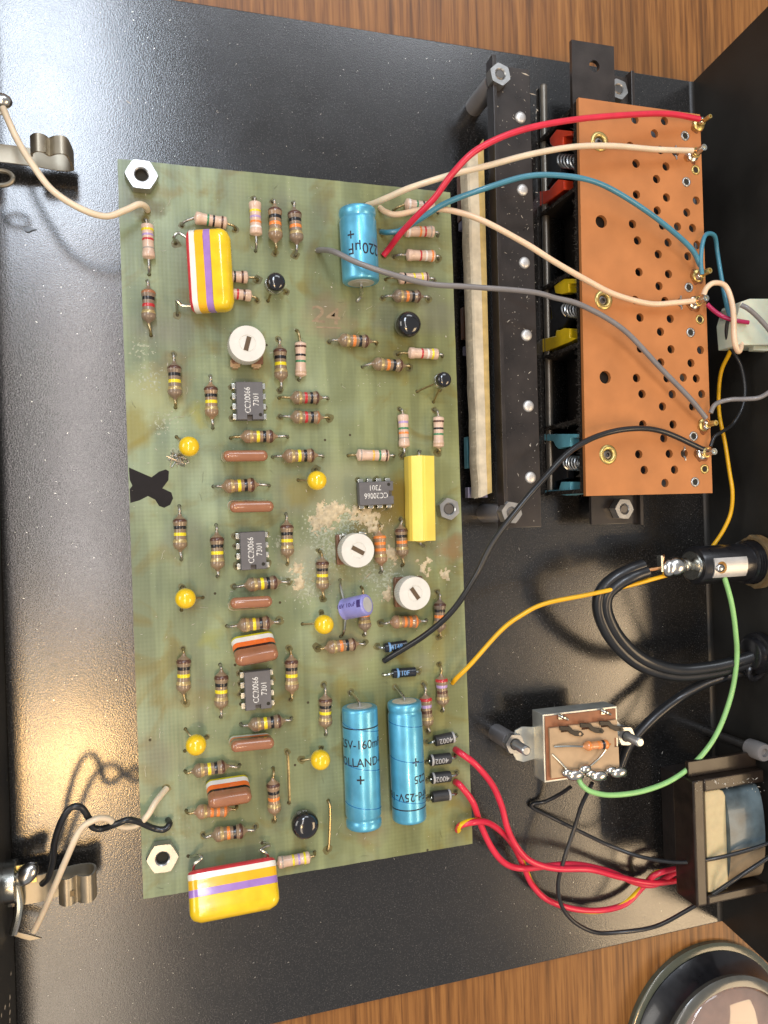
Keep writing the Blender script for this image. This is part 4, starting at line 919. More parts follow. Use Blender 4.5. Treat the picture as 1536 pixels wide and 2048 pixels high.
# rod through the compartments
p = face(1088, 260, 1.4); q = swi @ p; tip = (swi @ at_plane(1086, 170, FP + xdir * 1.4, xdir)).y
b = B(); b.tube([(x0 + 1.4, y0 + 1, q.z), (x0 + 1.4, tip - .6, q.z)], 1.1, 14, True, False); b.lathe([(1.1, 0), (.95, .45), (.55, .7), (1e-4, .75)], axis_to(Vector((x0 + 1.4, tip - .6, q.z)), (0, 1, 0)), 14)
b.build('rod', mat('dull_rod', (0.20, 0.18, 0.15), .4, metal=.8), sw, local=True)
# coloured sliders with black lever and spring, seen through the open face of three compartments
def on_face(poly, off, depth, nm, m, parent, bev=.2):
    q = [swi @ face(x, y, off) for x, y in poly]; xx = q[0].x
    b = B(); b.prism([(p.y, p.z) for p in q], xx, xx + depth, Matrix(((0, 0, 1, 0), (1, 0, 0, 0), (0, 1, 0, 0), (0, 0, 0, 1))))
    return b.build(nm, m, parent, local=True, bevel=bev)
def slider(parts, lever, sp0, sp1, m, nm):
    lv = on_face(lever, 1.4, 2.4, 'lever', M_BLACKP, sw)
    for k, pl in enumerate(parts):
        o = on_face(pl, .35 if k < 2 else 2.4, 3.2, 'slider', m, sw); o['label'] = nm + ' plastic slider in its compartment'
    a, c = swi @ face(*sp0, 2.4), swi @ face(*sp1, 2.4); n = 84; b = B()
    b.tube([(a.x + 1.9 * math.cos(k * .42), a.y + (c.y - a.y) * k / n + 1.9 * math.sin(k * .42), a.z + (c.z - a.z) * k / n) for k in range(n)], .34, 7, True, False); b.build('spring', M_STEEL, sw, local=True)
slider([[(1099, 277), (1113, 259), (1143, 262), (1143, 271), (1126, 273), (1125, 292), (1105, 293), (1100, 287)], [(1064, 358), (1078, 357), (1079, 383), (1098, 380), (1107, 369), (1116, 359), (1127, 360), (1128, 379), (1100, 400), (1066, 420)], [(1060, 303), (1078, 300), (1092, 322), (1090, 343), (1060, 348)]],
       [(1073, 281), (1082, 272), (1098, 290), (1103, 300), (1120, 302), (1122, 345), (1108, 352), (1098, 372), (1086, 382), (1078, 376), (1082, 360), (1094, 340), (1092, 312), (1080, 300)], (1124, 322), (1160, 325), M_KEYR, 'red')
slider([[(1128, 557.6), (1152.5, 557.6), (1153.5, 567), (1137, 567), (1137, 584.5), (1123, 588.4), (1110.5, 586.4), (1107.6, 572)], [(1087, 677), (1110.5, 672), (1112.5, 660), (1120, 660), (1128, 656), (1139, 657), (1139, 675), (1154.5, 676), (1136, 685), (1092, 702.6), (1074.4, 705.5), (1074, 681)], [(1070, 590), (1085, 597), (1100, 618.6), (1101, 636), (1089, 656), (1070, 652)]],
       [(1100, 572), (1108, 575), (1112, 590), (1130, 592), (1135, 610), (1135, 640), (1125, 655), (1110, 662), (1108, 672), (1090, 676), (1087, 665), (1097, 650), (1104, 636), (1102, 615), (1090, 598)], (1133, 620), (1164, 622), M_KEYY, 'yellow')
slider([[(1088, 868), (1157.4, 868), (1157.4, 874.7), (1141, 875.7), (1140, 893), (1124, 895), (1117, 898), (1110.5, 892), (1106.6, 882.5), (1089, 881.5)], [(1087, 981), (1104, 980), (1117, 980), (1122, 963.6), (1141, 963.6), (1141, 980), (1159, 980), (1157, 987), (1133, 991), (1091, 986)], [(1076, 914), (1099, 914), (1101, 925.5), (1092, 936), (1076, 936)]],
       [(1088, 883), (1106, 883), (1111, 895), (1118, 899), (1134, 897), (1134, 957), (1111, 963), (1108, 977), (1088, 979), (1090, 958), (1105, 940), (1104, 915), (1092, 900)], (1136, 926), (1167, 927), M_KEYB, 'blue')
# key tips that reach out under the front bracket
for px, py, hh, m in ((927, 395, 13, M_BROWNP), (930, 448, 3.0, M_KEYL), (934, 645, 9, M_BROWNP), (938, 700, 2.5, M_KEYL), (941, 905, 9, M_KEYB), (943, 985, 3.0, M_KEYL)):
    p = swi @ at(px, py, -7); b = B(); b.box((p.x + 2, p.y, p.z - 1.2), (6, hh, 2.4)); b.build('key_tip', m, sw, local=True, bevel=.2)
# brass eyelets holding screws
for k, h in enumerate(EYEL):
    p = swi @ at(h[0], h[1], ZB); T = Matrix.Translation((p.x, p.y, D))
    b = B(); b.lathe([(1.35, -1.7), (1.35, .05), (1.55, .32), (2.05, .46), (2.65, .30), (2.78, .02)], T, 28, False); e = b.build('eyelet', M_BRASS, sw, local=True, smooth=60)
    b = B(); b.lathe([(1.2, -1.5), (1.15, -.25), (.8, -.12), (.55, -.15), (.5, -.8), (1e-4, -.9)], T, 20, False); b.build('screw_end', M_THREAD, e, local=True)
# small tinned and brass eyelets along the edge
for (px, py), m in (((1370, 272), M_STEEL), ((1391, 340), M_BRASS), ((1372.5, 364), M_STEEL), ((1377.5, 575), M_STEEL), ((1399.5, 639), M_BRASS), ((1381, 665), M_STEEL), ((1387, 872.5), M_STEEL), ((1409, 938), M_BRASS), ((1390, 964), M_STEEL)):
    p = swi @ at(px, py, ZB); T = Matrix.Translation((p.x, p.y, D))
    b = B(); b.lathe([(.80, .02), (.86, .24), (1.1, .34), (1.36, .22), (1.44, .01)], T, 20, False); e = b.build('small_eyelet', m, sw, local=True, smooth=60)
    b = B(); b.lathe([(1e-4, .03), (.83, .03)], T, 16, False); b.build('hole', M_HOLE, e, local=True)
# split pins
for px, py in ((1351, 305), (1361, 605), (1368.5, 907)):
    p = swi @ at(px, py, ZB); b = B(); b.tube([(p.x + .1, p.y + 1.9, D + .1), (p.x, p.y + 1.1, D + .15), (p.x - .1, p.y + .6, D - .4), (p.x - .1, p.y + .5, D - 2)], .22, 6); b.tube([(p.x + .3, p.y - 2.0, D + .1), (p.x + .2, p.y - 1.2, D + .15), (p.x - .1, p.y - .7, D - .4), (p.x - .1, p.y - .6, D - 2)], .22, 6)
    b.build('split_pin', M_STEEL, sw, local=True)
# terminal posts
TERM = [((1396, 250), (1419, 227), .62), ((1384, 311), (1408, 288), 1.0), ((1395, 552), (1424, 538), .85), ((1388, 606), (1415, 595), 1.0), ((1407, 850), (1437, 845), .8), ((1404, 906), (1428, 902), 1.0)]
TPOS = []
for bpx, tpx, rr in TERM:
    p = swi @ at(bpx[0], bpx[1], ZB); u = swi @ at_plane(tpx[0], tpx[1], SW @ p, Vector((0, 1, 0)))
    hgt = max(3.4, min(5.2, u.z - D)); T = Matrix.Translation((p.x, p.y, D)); TPOS.append(SW @ Vector((p.x, p.y, D + hgt * .55)))
    b = B(); b.lathe([(1.9, .02), (1.85, .5), (1.5, .75), (rr * 1.05, .9), (rr, 1.2), (rr, hgt - .15), (rr * .9, hgt), (rr * .55, hgt), (rr * .5, hgt - .5), (1e-4, hgt - .5)], T, 22); e = b.build('terminal_post', M_BRASS if rr < .9 else M_PLATED, sw, local=True, smooth=40)
    b = B()
    for k in range(3): b.ball((p.x + random.uniform(-.8, .5), p.y + random.uniform(-.7, .7), D + 1.0 + k * .5), random.uniform(.8, 1.15), seg=12, rings=7, sc=(1, 1, .75))
    b.build('solder_joint', M_SOLDER, e, local=True, smooth=60)
    b = B(); b.tube([(p.x + (rr + .25) * math.cos(a * .5), p.y + (rr + .25) * math.sin(a * .5), D + 1.2 + a * .055) for a in range(22)] + [(p.x + 1.8, p.y + .8, D + 2.5)], .22, 6, True, False); b.build('wire_wrap', M_BRASS, e, local=True)
M_FLUX = mat('amber_stain', (0.26, 0.085, 0.02), .25, var=.5, vscale=500, coat=.4)
for bpx, tpx, rr in TERM:
    p = swi @ at(bpx[0], bpx[1], ZB); n = 26; ph = random.uniform(0, 9)
    ring = [(p.x - .3 + (2.1 + 1.1 * noise.noise(Vector((math.cos(2 * math.pi * k / n) * 1.2 + ph, math.sin(2 * math.pi * k / n) * 1.2, 0)))) * math.cos(2 * math.pi * k / n), p.y - .4 + (2.2 + 1.1 * noise.noise(Vector((math.cos(2 * math.pi * k / n) * 1.2 + ph, math.sin(2 * math.pi * k / n) * 1.2, 0)))) * math.sin(2 * math.pi * k / n)) for k in range(n)]
    b = B(); b.prism([(min(x, x1 - .2), y) for x, y in ring], D - .02, D + .015); b.build('flux_stain', M_FLUX, sw, local=True, smooth=0)
# end tab of the switch frame, upper end
q4 = [at(x, y, ZB - 2.4) for x, y in ((1143, 79), (1228, 93), (1229, 198), (1146, 190))]
cu = bpy.data.curves.new('c', 'CURVE'); cu.dimensions = '2D'; cu.fill_mode = 'BOTH'; cu.extrude = .6 * S
low = [swi @ p for p in q4]; low[2].y -= 6; low[3].y -= 6; low[2].x = low[1].x; low[3].x = low[0].x
loop([p[:2] for p in low]); loop(circ((swi @ at(1189, 132, ZB - 2.4))[:2], 1.65, 24))
co = bpy.data.objects.new('c', cu); C.objects.link(co); me = bpy.data.meshes.new_from_object(co.evaluated_get(bpy.context.evaluated_depsgraph_get())); bpy.data.objects.remove(co)
me.materials.clear(); me.materials.append(M_BRACKET); tb = bpy.data.objects.new('end_tab', me); C.objects.link(tb); tb.parent = sw; tb.location = (0, 0, (ZB - 2.4 - .6 - FLOOR) * S); ROOT[tb] = SW

# ------------------------------------------------------------------ brackets that carry the bank
def bracket(label, p0, p1, p2, p3, z, flange_side, fz, nuts, rivets):
    """four pixel corners of the flat web at height z, flange along one long side reaching height fz"""
    q = [at(*p, z) for p in (p0, p1, p2, p3)]; c = sum(q, Vector()) / 4; yd = ((q[0] - q[3]) + (q[1] - q[2])).normalized()
    M = frame((c.x, c.y, FLOOR), Vector((yd.y, -yd.x, 0))); r = thing('mounting_bracket', label, 'bracket', M, 'brackets under the switch bank'); inv = M.inverted()
    l = [inv @ p for p in q]; xa, xb = (l[0].x + l[3].x) / 2, (l[1].x + l[2].x) / 2; ya, yb = l[3].y, l[0].y; h = z - FLOOR
    b = B(); lbox(b, xa, xb, ya, yb, h - 1.2, h); b.build('web', M_BRACKET, r, local=True, bevel=.15)
    b = B(); fx = xa - .01 if flange_side < 0 else xb + .01
    lbox(b, min(fx, fx + flange_side * 1.1), max(fx, fx + flange_side * 1.1), ya - .4, yb + 1.2, h - 1.8, h + fz); b.build('flange', M_BRACKET, r, local=True, bevel=.15)
    for px, py in rivets:
        p = inv @ at(px, py, z + .4); b = B(); b.lathe([(1.66, h), (1.62, h + .25), (1.35, h + .52), (.85, h + .68), (1e-4, h + .72)], Matrix.Translation((p.x, p.y, 0)), 22, False); b.build('rivet', M_ALU, r, local=True, smooth=60)
    for px, py, rot in nuts:
        p = inv @ at(px, py, z + 3.2); b = B(); hexnut(b, (p.x, p.y, h + .02), 5.6, 3.2, 1.4, rot=rot); nn = b.build('nut', M_STEEL, r, local=True, smooth=30)
        b = B(); b.lathe([(1.38, h), (1.38, h + 2.9), (1.1, h + 3.1)], Matrix.Translation((p.x, p.y, 0)), 18); b.build('screw_end', M_THREAD, nn, local=True)
        b = B(); b.lathe([(2.7, .02), (2.7, h - 1.22)], Matrix.Translation((p.x, p.y, 0)), 24); b.build('standoff', M_WIREG, nn, local=True)
    return r, M
br, BM = bracket('black angle bracket with six rivets along the front of the switch bank', (985, 128), (1059, 139), (1083, 1054), (1009, 1056), 1.5, -1, 2.4, [(1001, 148, .2), (1024, 1025, .35)],
        [(1042, 234), (1046, 379), (1050, 525), (1054, 670), (1058, 812), (1062, 955)])
bracket('black bracket hidden under the orange board, its ends showing a nut each', (1168, 140), (1252, 150), (1277, 1045), (1180, 1049), -3.0, 1, 1.8, [(1238, 178, .3), (1249, 1018, .45)], [])
# cream felt strip in front of the bracket
q = [at(*p) for p in ((935, 318, 0.4), (968, 278, 0.4), (985, 985, 0.4), (958, 995, 0.4))]
M = frame((q[3].x, q[3].y, FLOOR), Vector((1, 0, 0))); fs = thing('felt_strip', 'long cream felt strip between the circuit board and the black bracket', 'felt strip', M)
z0, z1 = -4.5, 0.4; n = 60; b = B(); b2 = B(); rows = []
for k in range(n + 1):
    t = k / n; a = q[3].lerp(q[0], t); c = q[2].lerp(q[1], t); wv = .28 * noise.noise(Vector((t * 14, 0, 0))) + .12 * noise.noise(Vector((t * 60, 3, 0)))
    rows.append((a + Vector((wv, 0, 0)), c))
vs = []; 
for a, c in rows:
    m = a.lerp(c, .60); vs += [(a.x - .2, a.y, z0), (a.x, a.y, z1 - .5), (a.x + .5, a.y, z1), (m.x, m.y, z1 + .15), (m.x, m.y, z0)]
fsx = [(k * 5 + i, k * 5 + i + 1, (k + 1) * 5 + i + 1, (k + 1) * 5 + i) for k in range(n) for i in range(4)] + [(0, 1, 2, 3, 4), tuple(n * 5 + i for i in range(5))]
b.add(vs, fsx); f1 = b.build('front_layer', M_FELT, fs, smooth=40)
vs = []
for a, c in rows:
    m = a.lerp(c, .61); vs += [(m.x, m.y, z0), (m.x, m.y, z1), (c.x - .2, c.y, z1 + .05), (c.x, c.y, z1 - .3), (c.x, c.y, z0)]
b2.add(vs, fsx); b2.build('yellowed_layer', M_FELTY, fs, smooth=40)
def fp():
    a, c = random.choice(rows); return (Vector((a.x + random.uniform(-.2, .4), a.y, random.uniform(-2, z1))), (-1, random.uniform(-.8, .8), random.uniform(-.2, .8)))
b = B(); fibres(b, 420, fp, 1.0, .028); tag(b.build('lint', M_FELT, f1, smooth=0), kind='stuff')

def specks(name, n, place, smin, smax, m, parent=None, label=None):
    b = B()
    for _ in range(n):
        p = place()
        if p is None: continue
        s_ = random.uniform(smin, smax) * (2.2 if random.random() < .04 else 1); a = random.uniform(0, 6.28); el = random.choice((1, 1, 1.4, 2.5, 5))
        vs = [(p[0] + s_ * (el if k % 2 == 0 else .8) * math.cos(a + k * math.pi / 2) * random.uniform(.6, 1.2), p[1] + s_ * (el if k % 2 == 0 else .8) * math.sin(a + k * math.pi / 2) * random.uniform(.6, 1.2), p[2] + .01) for k in range(4)] + [(p[0], p[1], p[2] + s_ * .9)]
        b.add(vs, [(0, 1, 4), (1, 2, 4), (2, 3, 4), (3, 0, 4)])
    o = b.build(name, m, parent, smooth=0); o['kind'] = 'stuff'
    if parent is None: o['label'] = label
    return o

# ================================================================== wires
def wire(pts, r, m, label, name='wire', group='insulated wires', seg=12, tip=None, post=None):
    q = [at(*p) for p in pts]; b = B()
    if post is not None:
        d = TPOS[post] - q[-2]; q[-1] = TPOS[post] - d.normalized() * 2.4
    q = [p + Vector((random.uniform(-.16, .16), random.uniform(-.16, .16), random.uniform(-.3, .3))) if 0 < k < len(q) - 1 else p for k, p in enumerate(q)]
    if pts[0][2] == .2: HOLES.append((q[0].x, q[0].y))
    if pts[-1][2] == .2: HOLES.append((q[-1].x, q[-1].y))
    ph = random.uniform(0, 9); b.tube(q, lambda t: r * (1 + .035 * noise.noise(Vector((t * 16, ph, 0)))), seg)
    o = tag(b.build(name, m, smooth=60), label, 'wire', group)
    if tip:
        for e, nx in ((0, 1), (-1, -2)):
            if tip[0 if e == 0 else 1]:
                b = B(); d = (q[e] - q[nx]).normalized(); b.tube([q[e] - d * .3, q[e] + d * (2.2 if post is not None else 1.1)], r * .42, 8, True, False); b.build('bare_end', M_COPPER, o)
    return o
wire([(767, 511, .2), (780, 495, 2), (800, 470, 6), (835, 432, 12), (870, 395, 16), (905, 345, 20), (955, 298, 22), (1040, 259, 22), (1150, 238, 20), (1270, 231, 17), (1340, 229, 15), (1386, 228, 14)], .80, M_WIRER, 'red wire arching from the blue capacitor to the top terminal of the orange board', tip=(0, 1), post=0)
wire([(734, 411, .2), (750, 406, 4), (775, 396, 8), (820, 376, 12), (900, 351, 15), (980, 330, 17), (1060, 309, 18), (1150, 295, 17), (1230, 294, 15), (1310, 299, 14), (1378, 291, 13.5)], .78, M_WIREW, 'upper white wire running from the board to the second terminal of the orange board', tip=(0, 1), post=1)
wire([(760, 416, .2), (772, 424, 3), (792, 429, 5), (840, 422, 8), (895, 420, 11), (960, 438, 14), (1050, 485, 16), (1110, 523, 17), (1170, 560, 16), (1230, 590, 14), (1300, 606, 13), (1350, 605, 13), (1388, 596, 13)], .78, M_WIREW2, 'lower white wire sagging across the felt strip to the middle of the orange board', tip=(0, 1), post=3)
wire([(763, 464, .2), (775, 465, 2.5), (800, 461, 4), (838, 441, 8), (890, 408, 12), (960, 379, 16), (1050, 353, 18), (1125, 351, 19), (1190, 364, 19), (1250, 393, 17), (1320, 442, 15), (1380, 495, 14), (1419, 529, 13.5)], .72, M_WIRET, 'teal wire arching from the board to the third terminal of the orange board', tip=(0, 1), post=2)
wire([(636, 501, .2), (648, 499, 4), (672, 506, 9), (715, 524, 12), (780, 547, 13), (860, 567, 13), (940, 573, 14), (1060, 585, 15), (1110, 595, 15), (1165, 611, 15), (1245, 660, 14), (1320, 735, 14), (1380, 795, 14), (1420, 828, 13)], .72, M_WIREG, 'grey wire crossing the top blue capacitor and the orange board', tip=(0, 1), post=4)
wire([(768, 1322, .2), (785, 1311, 2), (850, 1270, 7), (905, 1222, 12), (950, 1153, 16), (985, 1085, 18), (1035, 1015, 19), (1090, 952, 19), (1145, 900, 18), (1205, 869, 16), (1270, 858, 15), (1330, 864, 14), (1398, 885, 13)], .78, M_WIREK, 'long black wire from the board to the lowest terminal of the orange board', post=5)
wire([(905, 1366, .2), (914, 1355, 2), (940, 1328, 4), (1000, 1262, 5), (1040, 1231, 6), (1090, 1208, 7), (1180, 1190, 8), (1260, 1170, 8), (1335, 1150, 8)], .62, M_WIREY, 'yellow wire from the right edge of the board to the fuse holder', tip=(1, 0))
# twisted supply wires
SUP = [[(911, 1499, .2), (922, 1507, 3), (950, 1530, 4), (985, 1568, 2), (1003, 1610, 0), (1013, 1652, -1), (1030, 1690, -2), (1062, 1721, -2), (1110, 1737, -3), (1180, 1739, -4), (1240, 1754, -6), (1300, 1767, -7), (1345, 1762, -8), (1375, 1755, -8)],
       [(911, 1564, .2), (922, 1572, 2.5), (945, 1606, 2), (962, 1650, 0), (985, 1697, -2), (1012, 1728, -4), (1045, 1738, -5), (1095, 1733, -4), (1150, 1729, -5), (1215, 1741, -7), (1270, 1766, -9), (1310, 1768, -9), (1350, 1745, -8), (1375, 1740, -8)]]
wire(SUP[0], .88, M_WIRER, 'upper of the two plain red wires leaving the board beside the diodes', tip=(1, 0), group='red supply wires')
wire(SUP[1], .88, M_WIRER, 'lower of the two plain red wires leaving the board beside the diodes', tip=(1, 0), group='red supply wires')
ry = [(915, 1660, .2), (922, 1651, 2.5), (945, 1643, 3), (975, 1645, 1), (1005, 1664, -3), (1030, 1694, -6), (1049, 1735, -7), (1065, 1770, -8), (1095, 1799, -9), (1145, 1817, -9.5), (1200, 1821, -10), (1250, 1806, -10), (1285, 1775, -10), (1310, 1748, -7), (1345, 1738, -6), (1375, 1735, -6)]
o = wire(ry, .86, M_WIRER, 'red wire with a yellow spiral stripe looping below the red pair', group='red supply wires')
q = spline([at(*p) for p in ry]); b = B(); strip = []
u = Vector((0, 0, 1))
for i, p in enumerate(q):
    tdir = (q[min(i + 1, len(q) - 1)] - q[max(i - 1, 0)]).normalized(); s1 = tdir.cross(Vector((0, 0, 1))).normalized(); s2 = s1.cross(tdir); ph = i * .155 + 1.1
    strip.append([p + (s1 * math.cos(ph + e) + s2 * math.sin(ph + e)) * .885 for e in (-.75, -.38, 0, .38, .75)])
b.add([v for s_ in strip for v in s_], [(i * 5 + k, i * 5 + k + 1, i * 5 + k + 6, i * 5 + k + 5) for i in range(len(strip) - 1) for k in range(4)]); b.build('stripe', M_STRIPEY, o, smooth=60)
# left side wires
wire([(6, 216, 4), (18, 243, 5), (36, 283, 6), (64, 330, 7), (105, 380, 8), (160, 418, 8), (210, 432, 7), (250, 420, 6), (276, 409, 5), (291, 413, 2.5), (295, 420, .2)], .76, M_WIREW, 'white wire from the upper jack to the top left corner of the board', tip=(0, 0))
wire([(84, 1768, -3), (97, 1754, -2), (107, 1722, 0), (110, 1685, 3), (122, 1642, 6), (143, 1615, 7), (163, 1614, 7), (175, 1634, 6), (187, 1654, 4.5), (206, 1656, 4), (232, 1646, 6), (256, 1640, 6.5), (280, 1645, 5), (305, 1657, 3.4), (328, 1657, 3), (340, 1648, 2.5), (336, 1640, .2)], .74, M_WIREK, 'black wire twisted with a white one at the lower left of the board')
wire([(68, 1862, -5), (82, 1836, -3), (104, 1788, 1), (130, 1722, 5), (160, 1662, 7), (187, 1639, 7.5), (212, 1639, 7), (232, 1648, 5.5), (252, 1653, 4.5), (275, 1648, 4), (296, 1630, 5), (312, 1604, 4), (333, 1577, .2)], .74, M_WIREW, 'white wire twisted with a black one at the lower left of the board')
# wires at the right
wire([(1404, 549, 14), (1401, 520, 14), (1404, 486, 14), (1415, 468, 13), (1427, 474, 11), (1434, 505, 9), (1442, 555, 10), (1452, 600, 12), (1458, 628, 14), (1468, 641, 15)], .62, M_WIRET, 'short teal wire looping from the third terminal to the nylon plug', group='wires at the nylon plug')
wire([(1407, 590, 14), (1413, 575, 14.5), (1428, 566, 15), (1446, 570, 14), (1460, 590, 15), (1467, 625, 17), (1468, 665, 18), (1471, 690, 18), (1476, 703, 17), (1481, 695, 16), (1482, 682, 15)], .76, M_WIREW2, 'short thick white wire curving down beside the nylon plug', group='wires at the nylon plug')
wire([(1414, 608, 12), (1430, 622, 13), (1448, 633, 14), (1470, 641, 16), (1497, 645, 17)], .62, M_WIREM, 'short dark red wire entering the nylon plug', group='wires at the nylon plug')
wire([(1421, 893, 13), (1428, 874, 13), (1443, 864, 12), (1466, 848, 10), (1484, 818, 10), (1490, 780, 10), (1484, 738, 10), (1472, 712, 10), (1457, 690, 11), (1452, 665, 12), (1454, 640, 13), (1462, 632, 14), (1470, 628, 15)], .52, M_WIREK, 'thin black wire curving down from the nylon plug to the lowest terminal', group='wires at the nylon plug')
wire([(1482, 610, 21), (1496, 617, 22), (1515, 635, 22), (1536, 657, 22), (1560, 690, 21)], .68, M_WIREG, 'dark grey wire leaving over the nylon plug to the right', group='wires at the nylon plug')
wire([(1421, 826, 13), (1427, 813, 13), (1440, 803, 13), (1462, 799, 14), (1490, 799, 16), (1518, 795, 18), (1545, 780, 20)], .66, M_WIREG, 'short grey wire leading from the fifth terminal to the right wall', group='wires at the nylon plug')
wire([(1492, 682, 15), (1470, 690, 12), (1455, 712, 8), (1443, 740, 5), (1438, 780, 3), (1439, 830, 2), (1449, 885, 3), (1460, 940, 5), (1465, 985, 6), (1462, 1025, 5), (1450, 1058, 4), (1430, 1087, 3), (1405, 1118, 4)], .60, M_WIREY, 'yellow wire hanging from the nylon plug down to the fuse holder', group='wires at the nylon plug')
wire([(1440, 1133, 12), (1449, 1155, 13), (1462, 1205, 13), (1472, 1262, 12), (1474, 1320, 10), (1463, 1392, 8), (1434, 1468, 7), (1395, 1521, 7), (1345, 1560, 7), (1285, 1582, 7), (1225, 1590, 7), (1185, 1585, 6), (1164, 1572, 5), (1158, 1560, 4)], .74, M_WIREGN, 'green and yellow wire curving from the fuse holder down to the switch', tip=(0, 1))
wire([(1141, 1574, -4), (1120, 1588, -8), (1090, 1602, -11), (1066, 1608, -12), (1066, 1616, -12), (1100, 1632, -11), (1160, 1662, -8), (1225, 1693, -5), (1290, 1715, 0), (1360, 1725, 6), (1430, 1718, 11), (1500, 1697, 13), (1560, 1678, 14)], .55, M_WIREK, 'thin black wire passing over the transformer from under the switch', group='black mains wires')
wire([(1184, 1566, 2), (1176, 1580, 0), (1163, 1612, -2), (1148, 1660, -3), (1130, 1715, -3), (1118, 1765, -4), (1122, 1808, -5), (1145, 1842, -6), (1190, 1863, -6), (1240, 1866, -4), (1310, 1853, 0), (1370, 1824, 5), (1425, 1790, 10), (1480, 1752, 14), (1560, 1700, 16)], .60, M_WIREK, 'black wire looping low in front of the transformer from the switch', group='black mains wires')
# mains cord: two cores side by side, and the core that leads to the switch
def twin(pts, r, off, m, label):
    q = spline([at(*p) for p in pts]); b = B()
    for sg in (-1, 1):
        w_ = []
        for i, p in enumerate(q):
            tdir = (q[min(i + 1, len(q) - 1)] - q[max(i - 1, 0)]).normalized(); s1 = tdir.cross(Vector((0, 0, 1))).normalized(); w_.append(p + (s1 * math.cos(.5) + Vector((0, 0, 1)) * math.sin(.5) * 1) * off * sg)
        b.tube(w_, r, 14, True, False)
    return tag(b.build('mains_cord', m, smooth=60), label, 'cable')
twin([(1560, 1297, 9), (1520, 1312, 9), (1480, 1326, 8), (1420, 1340, 6), (1350, 1345, 4), (1285, 1325, 3), (1235, 1282, 4), (1207, 1230, 5), (1207, 1190, 6), (1230, 1164, 7), (1262, 1147, 8), (1290, 1137, 8)], 1.75, 1.05, M_WIREK, 'thick black mains cord looping from the wall bushing to the fuse holder')
wire([(1560, 1318, 7), (1520, 1333, 6), (1470, 1347, 4), (1415, 1366, 1), (1360, 1396, -2), (1305, 1438, -3), (1265, 1482, -4), (1245, 1520, -5), (1238, 1550, -5)], 1.5, M_WIREK, 'thick black cord core running down behind the switch', group='black mains wires')

# ------------------------------------------------------------------ fuse holder on the right wall
ZF = 9.0
c0, c1 = at(1385, 1131, ZF), at(1540, 1131, ZF); FM = frame((c0.x, c0.y, ZF), Vector((1, 0, 0)))
fh = thing('fuse_holder', 'black ribbed fuse holder with soldered lug on the right wall', 'fuse holder', FM)
LX = c1.x - c0.x; AX = Matrix(((0, 0, 1, 0), (1, 0, 0, 0), (0, 1, 0, 0), (0, 0, 0, 1)))
xs = at(1487, 1131, ZF).x - c0.x; RF = (at(1440, 1092, ZF).y - at(1440, 1168, ZF).y) / 2
b = B(); b.lathe([(RF * .80, 0), (RF * .96, .2), (RF, .8), (RF, xs)], AX, 40); b.build('barrel', M_BLACKP, fh, local=True, smooth=40)
b = B(); pr = [(RF * 1.02, xs)]
for k in range(7): pr += [(RF * 1.06, xs + k * .85 + .1), (RF * 1.16, xs + k * .85 + .35), (RF * 1.06, xs + k * .85 + .75)]
pr += [(RF * 1.22, xs + 6.2), (RF * 1.22, XR - c0.x + 14)]
b.lathe(pr, AX, 40); b.build('threaded_collar', M_BLACKP, fh, local=True, smooth=25)
b = B(); hexnut(b, (0, 0, at(1488, 1131, ZF).x - c0.x + 2.6), RF * 2.5, 2.6, RF * 1.2, AX, .45); b.build('nut', M_TANNUT, fh, local=True)
# side contact strip on the top of the barrel
n = 10; b = B(); xa, xb = at(1428, 1120, ZF + RF).x - c0.x, at(1497, 1120, ZF + RF).x - c0.x - .5
vs = [(x, (RF + o_) * math.sin(a), (RF + o_) * math.cos(a)) for o_ in (.03, .38) for x in (xa, xb) for a in [-.62 + 1.0 * k / n for k in range(n + 1)]]
m = n + 1; b.add(vs, [(k, k + 1, m + k + 1, m + k) for k in range(n)] + [(2 * m + k, 2 * m + k + 1, 3 * m + k + 1, 3 * m + k) for k in range(n)] + [(k, k + 1, 2 * m + k + 1, 2 * m + k) for k in range(n)] + [(m + k, m + k + 1, 3 * m + k + 1, 3 * m + k) for k in range(n)] + [(0, m, 3 * m, 2 * m), (n, m + n, 3 * m + n, 2 * m + n)])
cs = b.build('contact_strip', M_ALU, fh, local=True, smooth=30)
b = B(); b.ball((xa + 1.6, -.6, RF + .5), 1.35, sc=(1.15, .9, .55)); b.build('solder_joint', M_SOLDER, cs, local=True, smooth=60)
b = B(); b.lathe([(1.65, .0), (1.7, .12), (1.3, .16)], Matrix.Translation((xa + 2.3, -.5, RF + .3)), 20); b.build('burnt_flux', mat('burnt_flux', (0.30, 0.14, 0.02), .35, var=.4, vscale=900), cs, local=True)
# centre lug at the left end
b = B(); b.lathe([(4.1, -.7), (4.2, .05)], AX, 28); b.lathe([(1.5, -1.2), (1.5, -.6)], AX, 18); e = b.build('end_cap', M_PLATED, fh, local=True)
pl = at(1345, 1132, ZF); pr_ = at(1300, 1135, ZF); xl = pl.x - c0.x; xq = pr_.x - c0.x
b = B(); b.box(((xl - 3.6) / 2 + .2, 0, -.2), (-(xl - 3.6), 2.6, .4)); b.box((xl - 4.4, 1.2, .4), (.8, 4.6, 1.8)); lug = b.build('lug', M_PLATED, fh, local=True, bevel=.12)
b = B(); b.ball((xl + .6, .1, .5), 3.1, sc=(1.2, .95, .8)); b.ball((xl - 1.6, -.2, .4), 2.5, sc=(1, 1.1, .8)); b.ball((xl + 3.6, .3, .2), 2.2, sc=(1.2, 1, .8)); b.build('solder_joint', M_SOLDER, lug, local=True, smooth=60)
